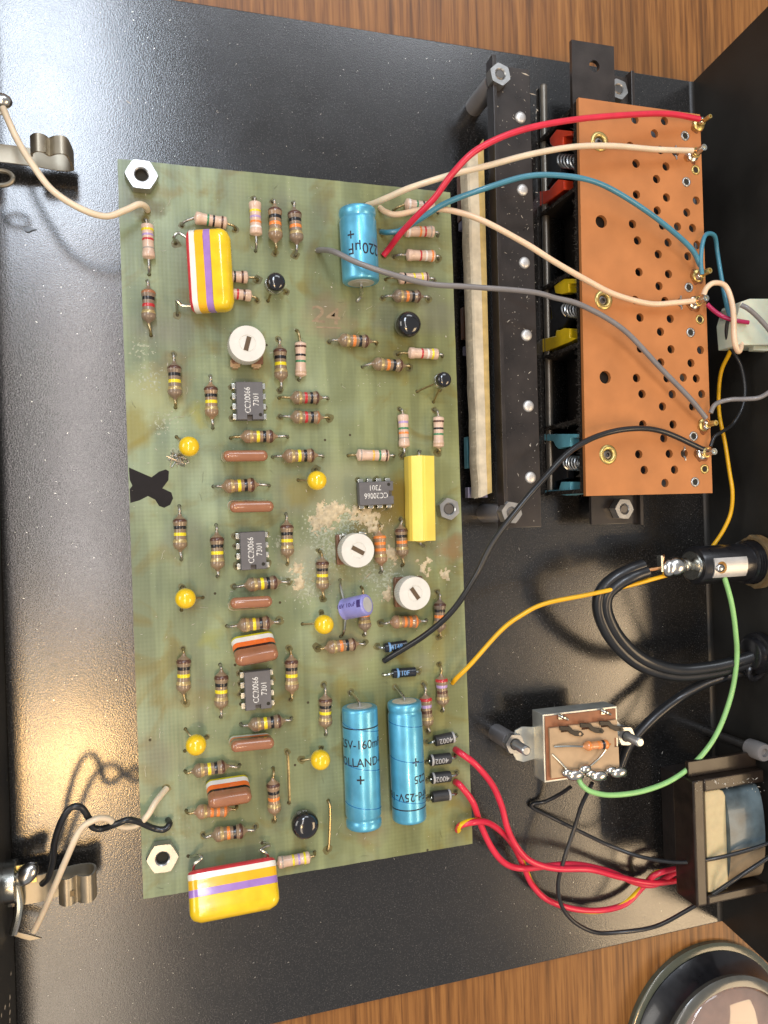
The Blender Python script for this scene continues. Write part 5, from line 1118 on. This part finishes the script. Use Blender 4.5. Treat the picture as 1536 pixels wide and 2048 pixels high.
b = B(); b.tube([(xq - 1.5, -.6, -.3), (xq + 1.2, -.3, 0), (xl - 2, .1, .3)], .55, 8); b.tube([(xl - 4.2, 1.2, .6), (xl - 3.8, 2.6, 1.0), (xl - 3.2, 3.4, .4)], .4, 8); b.build('copper_strand', M_COPPER, lug, local=True)
# burnt brown flux on the joint
b = B(); b.ball((xl + 2.3, .9, 1.5), .9, sc=(.7, 1.3, .5)); b.ball((xl + .8, 1.6, 1.2), .7); b.build('burnt_flux', mat('amber_flux', (0.62, 0.36, 0.08), .25, coat=.5), lug, local=True, smooth=60)

# ------------------------------------------------------------------ strain relief and dark bolt head on the right wall
p = at(1497, 1308, 8.5); p.x = min(p.x, XR - 4.6); T = axis_to(Vector((p.x, p.y, p.z)), (1, 0, 0)); sr = thing('strain_relief', 'black strain relief bushing where the mains cord enters the wall', 'bushing', Matrix.Translation(p))
b = B(); b.lathe([(4.0, 0), (4.6, .4), (4.7, 2.2), (6.0, 2.4), (6.1, 4.4), (5.4, 4.7), (5.4, XR - p.x + 2)], T, 32); b.build('bushing', M_BLACKP, sr, smooth=35)
b = B(); b.tube([at(1500, 1334, 9), at(1497, 1347, 9), at(1505, 1358, 8), at(1520, 1350, 8), at(1530, 1335, 8)], .9, 10); b.build('latch_loop', M_BLACKP, sr)
p = at(1530, 1506, 12); bo = thing('bolt', 'dark bolt head with socket above the transformer', 'bolt', Matrix.Translation((p.x, p.y, 8)))
b = B(); b.lathe([(2.6, 6), (2.7, 8), (2.65, 11.5), (2.4, 12), (1.25, 12), (1.15, 11), (1e-4, 11)], Matrix.Translation((p.x, p.y, 0)), 28); b.build('head', M_WIREG, bo, smooth=40)
b = B(); b.lathe([(1.4, FLOOR + .02), (1.4, 6)], Matrix.Translation((p.x, p.y, 0)), 16); b.build('shank', M_THREAD, bo)

# ------------------------------------------------------------------ nylon plug
q = [at(x, y, 16) for x, y in ((1483, 603), (1500, 597), (1552, 597), (1552, 690), (1476, 690), (1472, 640))]
c = sum(q, Vector()) / 6; pg = thing('nylon_plug', 'pale translucent nylon plug with wires at the right edge', 'plug', Matrix.Translation((c.x, c.y, 8)))
b = B(); b.prism([(p.x, p.y) for p in q], 8, 16); b.build('housing', M_NYLON, pg, bevel=.35)
qf = [at(x, y, 14) for x, y in ((1464, 615), (1490, 610), (1490, 678), (1465, 672))]; b = B(); b.prism([(p.x, p.y) for p in qf], 9, 14); b.build('mating_face', mat('nylon_dim', (0.40, 0.40, 0.33), .5), pg, bevel=.2)
for x, y in ((1474, 624), (1476, 652), (1484, 665)):
    p = at(x, y, 14.1); b = B(); b.box((p.x, p.y, 14.05), (1.4, .8, .3)); b.build('contact_slot', M_HOLE, pg)
p = at(1522, 697, 14); b = B(); b.box((p.x, p.y, 13.4), (6, 1.4, 2)); b.build('latch', M_NYLON, pg, bevel=.2)

# ------------------------------------------------------------------ slide switch at the lower right
zt, zb = 3.5, -3.0
tq = [at(x, y, zt) for x, y in ((1090, 1433), (1230, 1419), (1241, 1541), (1097, 1564))]
c = sum(tq, Vector()) / 4; d = (tq[1] - tq[0]) + (tq[2] - tq[3]); M = frame((c.x, c.y, FLOOR), d); ss = thing('slide_switch', 'slide switch in a metal can with solder lugs and a small orange resistor', 'switch', M); inv = M.inverted()
W2 = ((tq[1] - tq[0]).length + (tq[2] - tq[3]).length) / 4; H2 = ((tq[3] - tq[0]).length + (tq[2] - tq[1]).length) / 4; hz = zt - FLOOR; hb = zb - FLOOR
b = B()
for xa, xb, ya, yb in ((-W2 - .5, -W2, -H2, H2), (W2, W2 + .5, -H2, H2), (-W2 - .5, W2 + .5, H2, H2 + .5), (-W2 - .5, W2 + .5, -H2 - .5, -H2)): lbox(b, xa, xb, ya, yb, hb, hz - .8)
lbox(b, -W2 - .5, W2 + .5, -H2 - .5, H2 + .5, hb - .5, hb); can = b.build('can', M_CAN, ss, local=True, bevel=.12)
b = B()
b.prism([(-W2 - 7.2, -2.0), (-W2 - 6.2, -4.2), (-W2 - 4.0, -5.0), (-W2 - 1, -4.6), (-W2, -4.6), (-W2, 4.6), (-W2 - 1, 4.6), (-W2 - 4.0, 5.0), (-W2 - 6.2, 4.2), (-W2 - 7.2, 2.0)], hb - .52, hb + .1); b.build('flange', M_CAN, ss, local=True, bevel=.12); b = B()
b.prism([(W2, -3.8), (W2 + 4.0, -3.8), (W2 + 5.5, -2), (W2 + 5.5, 2), (W2 + 4.0, 3.8), (W2, 3.8)], hb - .52, hb + .1); b.build('flange', M_CAN, ss, local=True, bevel=.12)
b = B(); lbox(b, -W2 + .02, W2 - .02, -H2 + .02, H2 - .02, hb + .3, hz - .5); b.build('insulator', M_RUST, ss, local=True, bevel=.15)
lugx = [(inv @ at(px, py, zt)).x for px, py in ((1122, 1455), (1163, 1449), (1202, 1445))]
top = [(-W2 + .8, H2 - 3.2)]
for lx in lugx: top += [(lx - .2, H2 - 3.2), (lx - .2, H2 - 4.7), (lx + 2.4, H2 - 4.7), (lx + 2.4, H2 - 3.1)]
b = B(); b.prism([(-W2 + 1.0, -H2 + .8)] + top + [(W2 - .3, H2 - 3.0), (W2 - .1, .8), (W2 - 1.3, .8), (W2 - 1.3, -1.8), (W2, -1.8), (W2 + .1, -H2 + .6)], hz - .48, hz + .35); b.build('terminal_plate', M_PAX, ss, local=True, bevel=.1)
for xx in (-W2 + 4.5, W2 - 4.5):
    b = B(); b.box((xx, H2 - .4, hz - .2), (1.2, 1.5, .5)); b.tube([(xx - .6, H2 + .1, hz), (xx + .6, H2 - .5, hz + .6), (xx + 2.2, H2 - 1.3, hz + .2)], .45, 6); b.build('crimp_tab', M_PLATED, ss, local=True)
M_LUGK = mat('dark_lug', (0.030, 0.028, 0.026), .35, metal=.6)
for k, (px, py) in enumerate(((1119, 1452), (1160, 1446), (1199, 1442))):
    pts = [inv @ at(px + dx, py + dy, zt + 1.2) for dx, dy in ((0, 0), (21, 1), (28, 9), (44, 11), (49, 16), (45, 21), (31, 20), (21, 15), (17, 9), (1, 9))]
    b = B(); b.prism([(p.x, p.y) for p in pts], hz + .9, hz + 1.3); lo = b.build('lug', M_LUGK, ss, local=True, bevel=.1)
    p = inv @ at(px + 9, py + 5, zt + .5); b = B(); lbox(b, p.x - 1.0, p.x + 1.0, p.y - .45, p.y + .45, hz - .4, hz + .95); b.build('lug_foot', M_LUGK, lo, local=True)
    p = inv @ at(px + 41, py + 16, zt + 1.3); b = B(); b.lathe([(1e-4, hz + 1.33), (.42, hz + 1.33)], Matrix.Translation((p.x, p.y, 0)), 14, False); b.build('lug_eye', M_PAX if k == 0 else M_HOLE, lo, local=True)
for px, py in ((1150, 1549), (1197, 1551), (1237, 1544)):
    p = inv @ at(px, py, zt + 1); b = B(); b.ball((p.x, p.y, hz + 1.2), 1.7, sc=(1.7, .95, .75)); b.ball((p.x - 2.4, p.y + .9, hz + 1.0), 1.3, sc=(1.4, .9, .8)); b.ball((p.x + 1.6, p.y - .8, hz + 1.0), 1.0, sc=(1.2, .9, .8)); lo = b.build('solder_joint', M_SOLDER, ss, local=True, smooth=60)
    b = B(); lbox(b, p.x - 2.8, p.x + .5, p.y - .2, p.y + .7, hz - .1, hz + .8); b.build('lug_foot', M_LUGK, lo, local=True)
p = inv @ at(1172, 1538, zt + 2); b = B(); b.ball((p.x, p.y, hz + 1.6), 1.3, sc=(1.5, 1, .9)); b.build('solder_joint', M_SOLDER, ss, local=True, smooth=60)
# resistor lying across the switch
ra, rb_ = at(1164, 1493, zt + 1.8), at(1221, 1488, zt + 1.8); L = (rb_ - ra).length; mid = (ra + rb_) / 2
RM = frame((mid.x, mid.y, zt), rb_ - ra); r = thing('switch_resistor', 'small orange resistor with black band soldered across the slide switch', 'resistor', RM)
ax = Matrix(((0, 0, 1, -L / 2), (1, 0, 0, 0), (0, 1, 0, 1.8), (0, 0, 0, 1)))
b = B(); b.lathe([(rr * 1.35, t * L) for t, rr in PB], ax, 22); b.build('body', mat('resistor_orange', (0.62, 0.26, 0.10), .28, coat=.6), r, local=True, smooth=60)
for t, ch_ in ((.22, 'o'), (.55, 'o'), (.70, 'k'), (.82, 'o')):
    b = B(); b.lathe([(prof_r(PB, t + e) * 1.35 + .03, (t + e) * L) for e in (-.04, -.02, 0, .02, .04)], ax, 22, False); b.build('band', band_mat(ch_), r, local=True)
for pts in ([ra + Vector((.3, 0, 0)), at(1140, 1492, zt + 1.5), at(1108, 1493, zt + .6)], [rb_ - Vector((1, .6, 0)), at(1202, 1512, zt + 1.4), at(1178, 1534, zt + 1.2)]):
    b = B(); b.tube(pts, .32, 8); b.build('lead', M_PLATED, r)
b = B(); b.tube([at(1104, 1508, zt + .4), at(1120, 1524, zt + .8), at(1135, 1540, zt + 1)], .32, 8); b.build('jumper', M_PLATED, ss)
# fixing screws
for (nx, ny), (tx, ty), hl in (((1030, 1488), (1060, 1502), 9.0), ((1252, 1472), (1264, 1478), 9.0)):
    p = inv @ at(nx, ny, zb + 2); T = Matrix.Translation((p.x, p.y, 0))
    b = B(); hexnut(b, (p.x, p.y, hb + .12), 5.2, 2.2, 1.4, rot=.4); nn = b.build('nut', M_STEEL, ss, local=True)
    pr = [(1.3, hb)] + [(1.18 + .16 * (k % 2), hb + 2.2 + k * .28) for k in range(24)] + [(1.0, hb + 9.0), (1e-4, hb + 9.02)]
    b = B(); b.lathe(pr, T, 18); b.build('screw', M_STEEL, nn, local=True, smooth=30)
    b = B(); b.lathe([(2.6, .02), (2.6, hb - .54)], T, 24); b.build('standoff', M_WIREG, nn, local=True)

# ------------------------------------------------------------------ transformer
zt = 11.0
TQ = [at(x, y, zt) for x, y in ((1384, 1563), (1545, 1546), (1560, 1790), (1395, 1816))]
c = (TQ[0] + TQ[3]) / 2; M = frame((c.x, c.y, FLOOR), Vector((1, 0.0, 0))); tf = thing('transformer', 'black framed transformer with cream bobbin and blue tape winding', 'transformer', M); inv = M.inverted()
l = [inv @ p for p in TQ]; xa = (l[0].x + l[3].x) / 2; xb = xa + 25; ya, yb = l[3].y, l[0].y; hz = zt - FLOOR
fw = (at(1412, 1680, zt).x - at(1389, 1680, zt).x)
b = B(); lbox(b, xa, xa + fw, ya, yb, hz - 9.0, hz); b.build('frame_side', M_FRAME, tf, local=True, bevel=.7, seg=2)
tw = 3.6; b = B(); lbox(b, xa + fw + .02, xb, yb - tw, yb, hz - 9.0, hz - .03); b.build('frame_side', M_FRAME, tf, local=True, bevel=.6, seg=2)
b = B(); lbox(b, xa + fw + .02, xb, ya, ya + 2.6, hz - 9.0, hz - .03); b.build('frame_side', M_FRAME, tf, local=True, bevel=.6, seg=2)
b = B(); lbox(b, xa + 7.0, xb, ya + 3, yb - 4, .05, hz - 5.1); b.build('core', mat('laminations', (0.05, 0.04, 0.035), .45, metal=.5, bump=.8, bscale=600), tf, local=True, bevel=.3)
b = B(); lbox(b, xa + 1, xb, yb + .05, yb + 4.5, hz - 4.2, hz - 3.0); b.build('mounting_ear', M_FRAME, tf, local=True, bevel=.2)
x2 = inv @ at(1414, 1680, zt - 1); x3 = inv @ at(1455, 1680, zt - 1); bo0, bo1 = x2.x, x3.x
byt, byb = yb - tw - .4, ya + 2.9
outl = [(bo0, byb), (bo1 - .4, byb), (bo1, byb + .6), (bo1, byt - 2.2), (bo1 - .8, byt - .7), (bo1 - 2.2, byt), (bo0, byt)]
b = B(); b.prism(outl, hz - 4.6, hz - 1.2); b.build('bobbin', M_BOBBIN, tf, local=True, bevel=.4)
b = B(); lbox(b, bo0 - 1.2, bo0 - .1, byb + 7, byb + 12, hz - 4, hz - 2.4); b.build('bobbin_tongue', M_RUST, tf, local=True, bevel=.1)
n = 14; yc = (byt + byb) / 2; hw = (byt - byb) / 2 - .8; prof = [(yc + hw * math.cos(math.pi * k / n), hz - 5.2 + 5.4 * math.sin(math.pi * k / n) ** .55) for k in range(n + 1)]
b = B(); b.prism(prof, bo1 + .02, xb - .5, Matrix(((0, 0, 1, 0), (1, 0, 0, 0), (0, 1, 0, 0), (0, 0, 0, 1)))); wd = b.build('winding', M_WINDING, tf, local=True, smooth=50)
cut = yc - 1.5
b = B(); b.prism([(y_, z_ + .06) for y_, z_ in prof if y_ < cut] + [(byb + .8, hz - 5.1)], bo1 + .05, xb - .55, Matrix(((0, 0, 1, 0), (1, 0, 0, 0), (0, 1, 0, 0), (0, 0, 0, 1)))); b.build('paper_layer', mat('kraft_paper', (0.24, 0.18, 0.11), .5, var=.3, vscale=200), wd, local=True, smooth=50)

specks('paint_nicks', 60, lambda: (lambda p: (p.x, p.y, zt - .03))(at(random.uniform(1388, 1530), random.uniform(1556, 1585), zt)), .06, .16, M_DUST, tf)
# ================================================================== jacks on the left wall
def ribbon(b, path, ya, yb, th):
    n = len(path); pts = [Vector((p[0], 0, p[1])) for p in path]; pts = spline(pts, 6); n = len(pts); vs = []
    for i, p in enumerate(pts):
        t_ = (pts[min(i + 1, n - 1)] - pts[max(i - 1, 0)]).normalized(); nn = Vector((-t_.z, 0, t_.x)) * th / 2
        for q_ in (p + nn, p - nn): vs += [(q_.x, ya, q_.z), (q_.x, yb, q_.z)]
    fs_ = []
    for i in range(n - 1):
        o_ = i * 4
        fs_ += [(o_, o_ + 1, o_ + 5, o_ + 4), (o_ + 2, o_ + 6, o_ + 7, o_ + 3), (o_, o_ + 4, o_ + 6, o_ + 2), (o_ + 1, o_ + 3, o_ + 7, o_ + 5)]
    fs_ += [(0, 2, 3, 1), (n * 4 - 4, n * 4 - 3, n * 4 - 1, n * 4 - 2)]
    b.add(vs, fs_)
# upper jack
zj = -4.0
X = lambda px, z, py=305: at(px, py, z).x
ja = thing('phone_jack', 'upper brass spring jack contact at the left edge near the top', 'jack', Matrix.Translation((XL + 2, at(0, 310, zj).y, FLOOR)), 'jacks on the left wall')
y1_, y0_ = at(60, 282, zj).y, at(60, 337, zj).y
b = B(); y0_ += 2.3; y1_ -= 1.2; ribbon(b, [(XL + .1, zj - 2.5), (X(20, zj), zj - 2.5), (X(70, zj), zj - 3.2), (X(110, zj), zj - 4.2), (X(140, zj), zj - 3.6), (X(143, zj), zj - 1.2), (X(132, 1), .6), (X(112, 1), .8), (X(98, 0), -.6), (X(88, 1), .8), (X(74, 1), 1.2), (X(63, 0), -.4), (X(62, 0), -1.8)], y0_ - .4, y1_ + .8, .45)
b.build('tip_spring', M_SPRINGB, ja, smooth=50)
b = B(); p = at(84, 299, .9); b.box((p.x, p.y, 1.0), (1.8, 1.4, .25)); b.build('detent', mat('detent_dark', (0.10, 0.08, 0.05), .4, metal=.8), ja, bevel=.06)
b = B(); p = at(2, 208, 3); b.box((p.x - 2.5, p.y, 2.2), (7, 4.2, .5)); lug = b.build('solder_lug', M_SPRINGB, ja, bevel=.12)
b = B(); b.ball((p.x + .2, p.y + .6, 3.2), 1.9, sc=(1.2, .9, .8)); b.build('solder_joint', M_SOLDER, lug, smooth=60)
b = B(); p = at(2, 356, 0); n = 30; b.tube([(p.x + 2.6 * math.cos(2 * math.pi * k / n), p.y + 1.7 * math.sin(2 * math.pi * k / n), .4 * math.cos(2 * math.pi * k / n)) for k in range(n + 1)], .55, 8, True, False); b.build('lug_eye', M_SPRINGB, ja)
b = B(); b.lathe([(4.6, 0), (4.6, 4), (4.2, 4.3)], axis_to(Vector((XL - 2.2, at(0, 310, zj).y, zj)), (1, 0, 0)), 28); b.build('socket', M_PLATED, ja)
# lower jack
zj = -5.0
jb = thing('phone_jack', 'lower brass spring jack contact with solder blob at the bottom left', 'jack', Matrix.Translation((XL + 2, at(60, 1770, zj).y, FLOOR)), 'jacks on the left wall')
X = lambda px, z, py=1780: at(px, py, z).x
y1_, y0_ = at(120, 1758, -2).y, at(120, 1812, -2).y
b = B(); ribbon(b, [(XL + .1, zj - 1.0), (X(70, zj), zj - 1.0), (X(95, zj), zj - 1.6), (X(130, zj), zj - 3.2), (X(165, zj), zj - 3.8), (X(186, zj), zj - 2.6), (X(192, zj), zj + .2), (X(183, -2), -1.6), (X(165, -2), -1.7), (X(153, -2), -2.8), (X(143, -2), -1.6), (X(130, -2), -1.4), (X(120, -3), -2.8), (X(119, -3), -3.6)], y0_, y1_, .45)
b.build('tip_spring', M_SPRINGB, jb, smooth=50)
b = B(); p = at(141, 1788, -1.2); b.box((p.x, p.y, -1.35), (1.8, 1.4, .25)); b.build('detent', mat('detent_dark', (0.10, 0.08, 0.05), .4, metal=.8), jb, bevel=.06)
b = B(); p = at(50, 1750, -3); b.box((p.x - 2, p.y, -3.6), (9, 4.5, .5)); lug = b.build('solder_lug', M_BRASS, jb, bevel=.12)
b = B(); b.ball((p.x + .6, p.y, -2.4), 2.3, Matrix.Translation(p) @ Matrix.Rotation(.7, 4, 'Z') @ Matrix.Translation(-p), sc=(1.35, .95, .75)); b.build('solder_joint', M_SOLDER, lug, smooth=60)
b = B(); b.tube([at(30, 1762, -3), at(38, 1800, -3.5), at(36, 1830, -4), at(27, 1866, -5)], 1.0, 10); b.build('sleeve_arm', M_PLATED, jb)
b = B(); q_ = [at(x, y, -6) for x, y in ((25, 1862), (55, 1868), (84, 1876), (60, 1881), (28, 1872))]; b.prism([(p.x, p.y) for p in q_], -6.4, -5.8); b.build('sleeve_lug', M_SPRINGB, jb, bevel=.1)
b = B(); b.lathe([(4.8, 0), (4.8, 4.5), (4.2, 4.8)], axis_to(Vector((XL - 2.2, at(40, 1760, zj).y, zj)), (1, 0, 0)), 28); b.build('socket', M_PLATED, jb)

# ================================================================== loupe on the table
cb = at(1412, 2074, TABLE); R0 = (at(1412, 1882, TABLE) - cb).length; ct = at(1488, 2086, -6); R1 = (at(1488, 1916, -6) - ct).length
lp = thing('magnifier_loupe', 'round magnifier loupe with black barrel on the table', 'loupe', (cb.x, cb.y, TABLE))
dx, dy = 0, 0
T = Matrix.Translation((cb.x, cb.y, 0))
zz = TABLE
b = B(); b.lathe([(R0 * .90, zz + .05), (R0, zz + .05), (R0 * 1.0, zz + 1.6), (R0 * .975, zz + 2.2), (R0 * .91, zz + 2.2)], T, 72, False); b.build('base_ring', mat('smoky_glass', (0.11, 0.12, 0.085), .22, trans=.3, coat=.4), lp, smooth=40)
b = B(); b.lathe([(R0 * .93, zz + .1), (R0 * .93, zz + 2.6), (R0 * .84, zz + 5.5), (R0 * .80, zz + 10.0), (R0 * .76, zz + 10.2)], T, 72, False); b.build('barrel', M_BLACKP, lp, smooth=40)
b = B(); b.lathe([(R0 * .74, zz + 9.0), (R0 * .815, zz + 9.2), (R0 * .83, zz + 11.0), (R0 * .80, zz + 11.8), (R0 * .735, zz + 11.9), (R0 * .73, zz + 10)], T, 72, False); b.build('lens_ring', mat('grey_ring', (0.085, 0.088, 0.08), .25, coat=.4), lp, smooth=40)
b = B(); b.lathe([(R0 * .73, zz + 10.5)] + [(R0 * .73 * math.cos(a * math.pi / 36), zz + 10.6 + 5.0 * math.sin(a * math.pi / 36)) for a in range(1, 18)] + [(1e-4, zz + 15.6)], T, 72, False); b.build('lens', mat('lens_glass', (0.75, 0.62, 0.55), .04, trans=.75, ior=1.5, coat=.3, var=.05), lp, smooth=60)  # clear lens tinted pinkish to carry the colour of its reflection
b = B(); b.lathe([(1e-4, zz + 2.8), (R0 * .72, zz + 3.0)], T, 48, False); b.build('painted_reflection', mat('reflection_pink', (0.38, 0.23, 0.18), .6, var=.5, vscale=90), lp)  # added disc under the lens, painted with the pinkish reflection of the surroundings

# ================================================================== small leftovers: drill holes, glue crumbs, dust
b = B()
for x, y in HOLES: b.lathe([(.46, .012), (1e-4, .012)], Matrix.Translation((x + random.uniform(-.08, .08), y, 0)), 12, False)
for px, py in ((430, 1187), (560, 1205), (616, 1405), (700, 870), (930, 1240), (880, 1350), (300, 1480), (436, 1585), (533, 690), (617, 1187), (355, 920), (590, 1530), (855, 1700), (470, 1330), (650, 880), (690, 1250)):
    if px > 900: continue
    p = at(px, py, 0); b.lathe([(.34, .012), (1e-4, .012)], Matrix.Translation((p.x, p.y, 0)), 10, False)
b.build('drill_holes', M_DRILL, pcb, smooth=0)
b = B()
for x, y in HOLES:
    if random.random() < .55:
        n = 14; rr = random.uniform(.7, 1.25); ph = random.uniform(0, 20)
        b.add([(x + rr * (1 + .5 * noise.noise(Vector((math.cos(2 * math.pi * k / n) + ph, math.sin(2 * math.pi * k / n), 0)))) * math.cos(2 * math.pi * k / n), y + rr * (1 + .5 * noise.noise(Vector((math.cos(2 * math.pi * k / n) + ph, math.sin(2 * math.pi * k / n), 3)))) * math.sin(2 * math.pi * k / n), .006) for k in range(n)], [tuple(range(n))])
tag(b.build('flux_stains', mat('old_flux', (0.145, 0.135, 0.05), .3, var=.35, vscale=700, coat=.3), pcb, smooth=0), kind='stuff')
# flux rings and glue: irregular crusts
def crust(name, blobs, thr, hgt, m, parent, cell=.22, ns=1.1):
    b = B()
    for px, py, R, st in blobs:
        c = at(px, py, 0); n = int(2 * R / cell); g = {}
        def val(x, y):
            d = math.hypot(x - c.x, y - c.y) / R
            return (1 - d) * st + .55 * noise.fractal(Vector((x * ns, y * ns, R)), 1.0, 2.0, 4) + .1
        V = {}
        for i in range(n):
            for j in range(n):
                x, y = c.x - R + i * cell, c.y - R + j * cell
                if val(x + cell / 2, y + cell / 2) > thr:
                    idx = []
                    for di, dj in ((0, 0), (1, 0), (1, 1), (0, 1)):
                        k = (i + di, j + dj)
                        if k not in V:
                            v = val(x + di * cell, y + dj * cell) - thr
                            V[k] = len(b.v); b.v.append(Vector((x + di * cell + random.uniform(-.06, .06), y + dj * cell + random.uniform(-.06, .06), .01 + hgt * max(0, min(1, v * 2.2)) * (.7 + .5 * random.random()))))
                        idx.append(V[k])
                    b.f.append(tuple(idx))
    if b.f: tag(b.build(name, m, parent, smooth=60), kind='stuff')
crust('glue_residue', [(655, 1030, 5.0, 1.4), (634, 1047, 3.4, 1.3), (675, 1020, 3.4, 1.2), (735, 1036, 4.4, 1.1), (752, 1060, 3.0, 1.2), (785, 1110, 3.4, 1.3), (596, 1137, 2.8, 1.2), (598, 1168, 2.8, 1.3), (775, 1190, 2.8, 1.2), (890, 1150, 2.6, 1.1), (850, 1133, 4.2, .8), (705, 1026, 3.4, 1.0)], .62, .35, M_GLUE, pcb, cell=.26, ns=.75)
crust('whitish_bloom', [(665, 1100, 10, .7), (640, 1060, 9, .7), (600, 1150, 7, .75), (620, 1180, 7, .7), (775, 1160, 9, .65), (690, 1040, 9, .7), (740, 1150, 7, .6), (300, 760, 7, .55), (330, 850, 7, .5), (560, 1085, 3, .8), (350, 905, 3, .7), (285, 700, 6, .5)], .66, .06, mat('grey_bloom', (0.36, 0.39, 0.28), .75, var=.3, vscale=1200), pcb, cell=.2, ns=1.5)
def on_board():
    u_, v_ = random.random(), random.random(); p = PC[0].lerp(PC[1], u_).lerp(PC[3].lerp(PC[2], u_), v_); return (p.x * .985, p.y * .99, 0)
specks('dust', 650, on_board, .05, .12, M_DUST, pcb)
def near_trims():
    c = at(*random.choice(((716, 1060), (660, 1060), (640, 1130), (770, 1150), (730, 1045), (790, 1060))), 0); return (c.x + random.gauss(0, 4), c.y + random.gauss(0, 4), 0)
specks('crumbs', 320, near_trims, .05, .15, M_GLUE, pcb)
specks('dust', 2600, lambda: (random.uniform(XL + 1, XR - 1), random.uniform(YB + 1, YT - 1), FLOOR), .02, .075, M_DUST, ch)  # floor dust, with many extra pale specks painting the sparkle of the enamel
specks('dust', 240, lambda: (lambda p: (p.x, p.y, 1.5))(at(random.uniform(995, 1075), random.uniform(140, 1050), 1.5)), .05, .13, M_DUST, br)
b = B(); fibres(b, 60, lambda: (on_board(), (random.uniform(-1, 1), random.uniform(-1, 1), .1)), 2.4, .03, .5); b.v = [Vector((p.x, p.y, max(.03, p.z))) for p in b.v]
tag(b.build('loose_fibres', M_DUST, pcb, smooth=0), kind='stuff')
b = B(); p = at(354, 912, 0)
for k in range(9): b.tube([p + Vector((random.uniform(-2, 2), random.uniform(-2, 1), .1)) + Vector((random.uniform(-1, 1), random.uniform(-1, 1), random.uniform(0, .5))) for _ in range(4)], .09, 5)
tag(b.build('wire_whiskers', M_LEAD, pcb), kind='stuff')
b = B(); p = at(60, 460, FLOOR); b.prism([(p.x - 1.6, p.y + .4), (p.x - .2, p.y + .7), (p.x + 1.6, p.y + .2), (p.x + .4, p.y - .2), (p.x - .3, p.y - .7), (p.x - 1.1, p.y - .5)], FLOOR + .05, FLOOR + .4); tag(b.build('black_scrap', M_BLACKP), 'tiny black scrap lying on the chassis floor at the upper left', 'scrap')
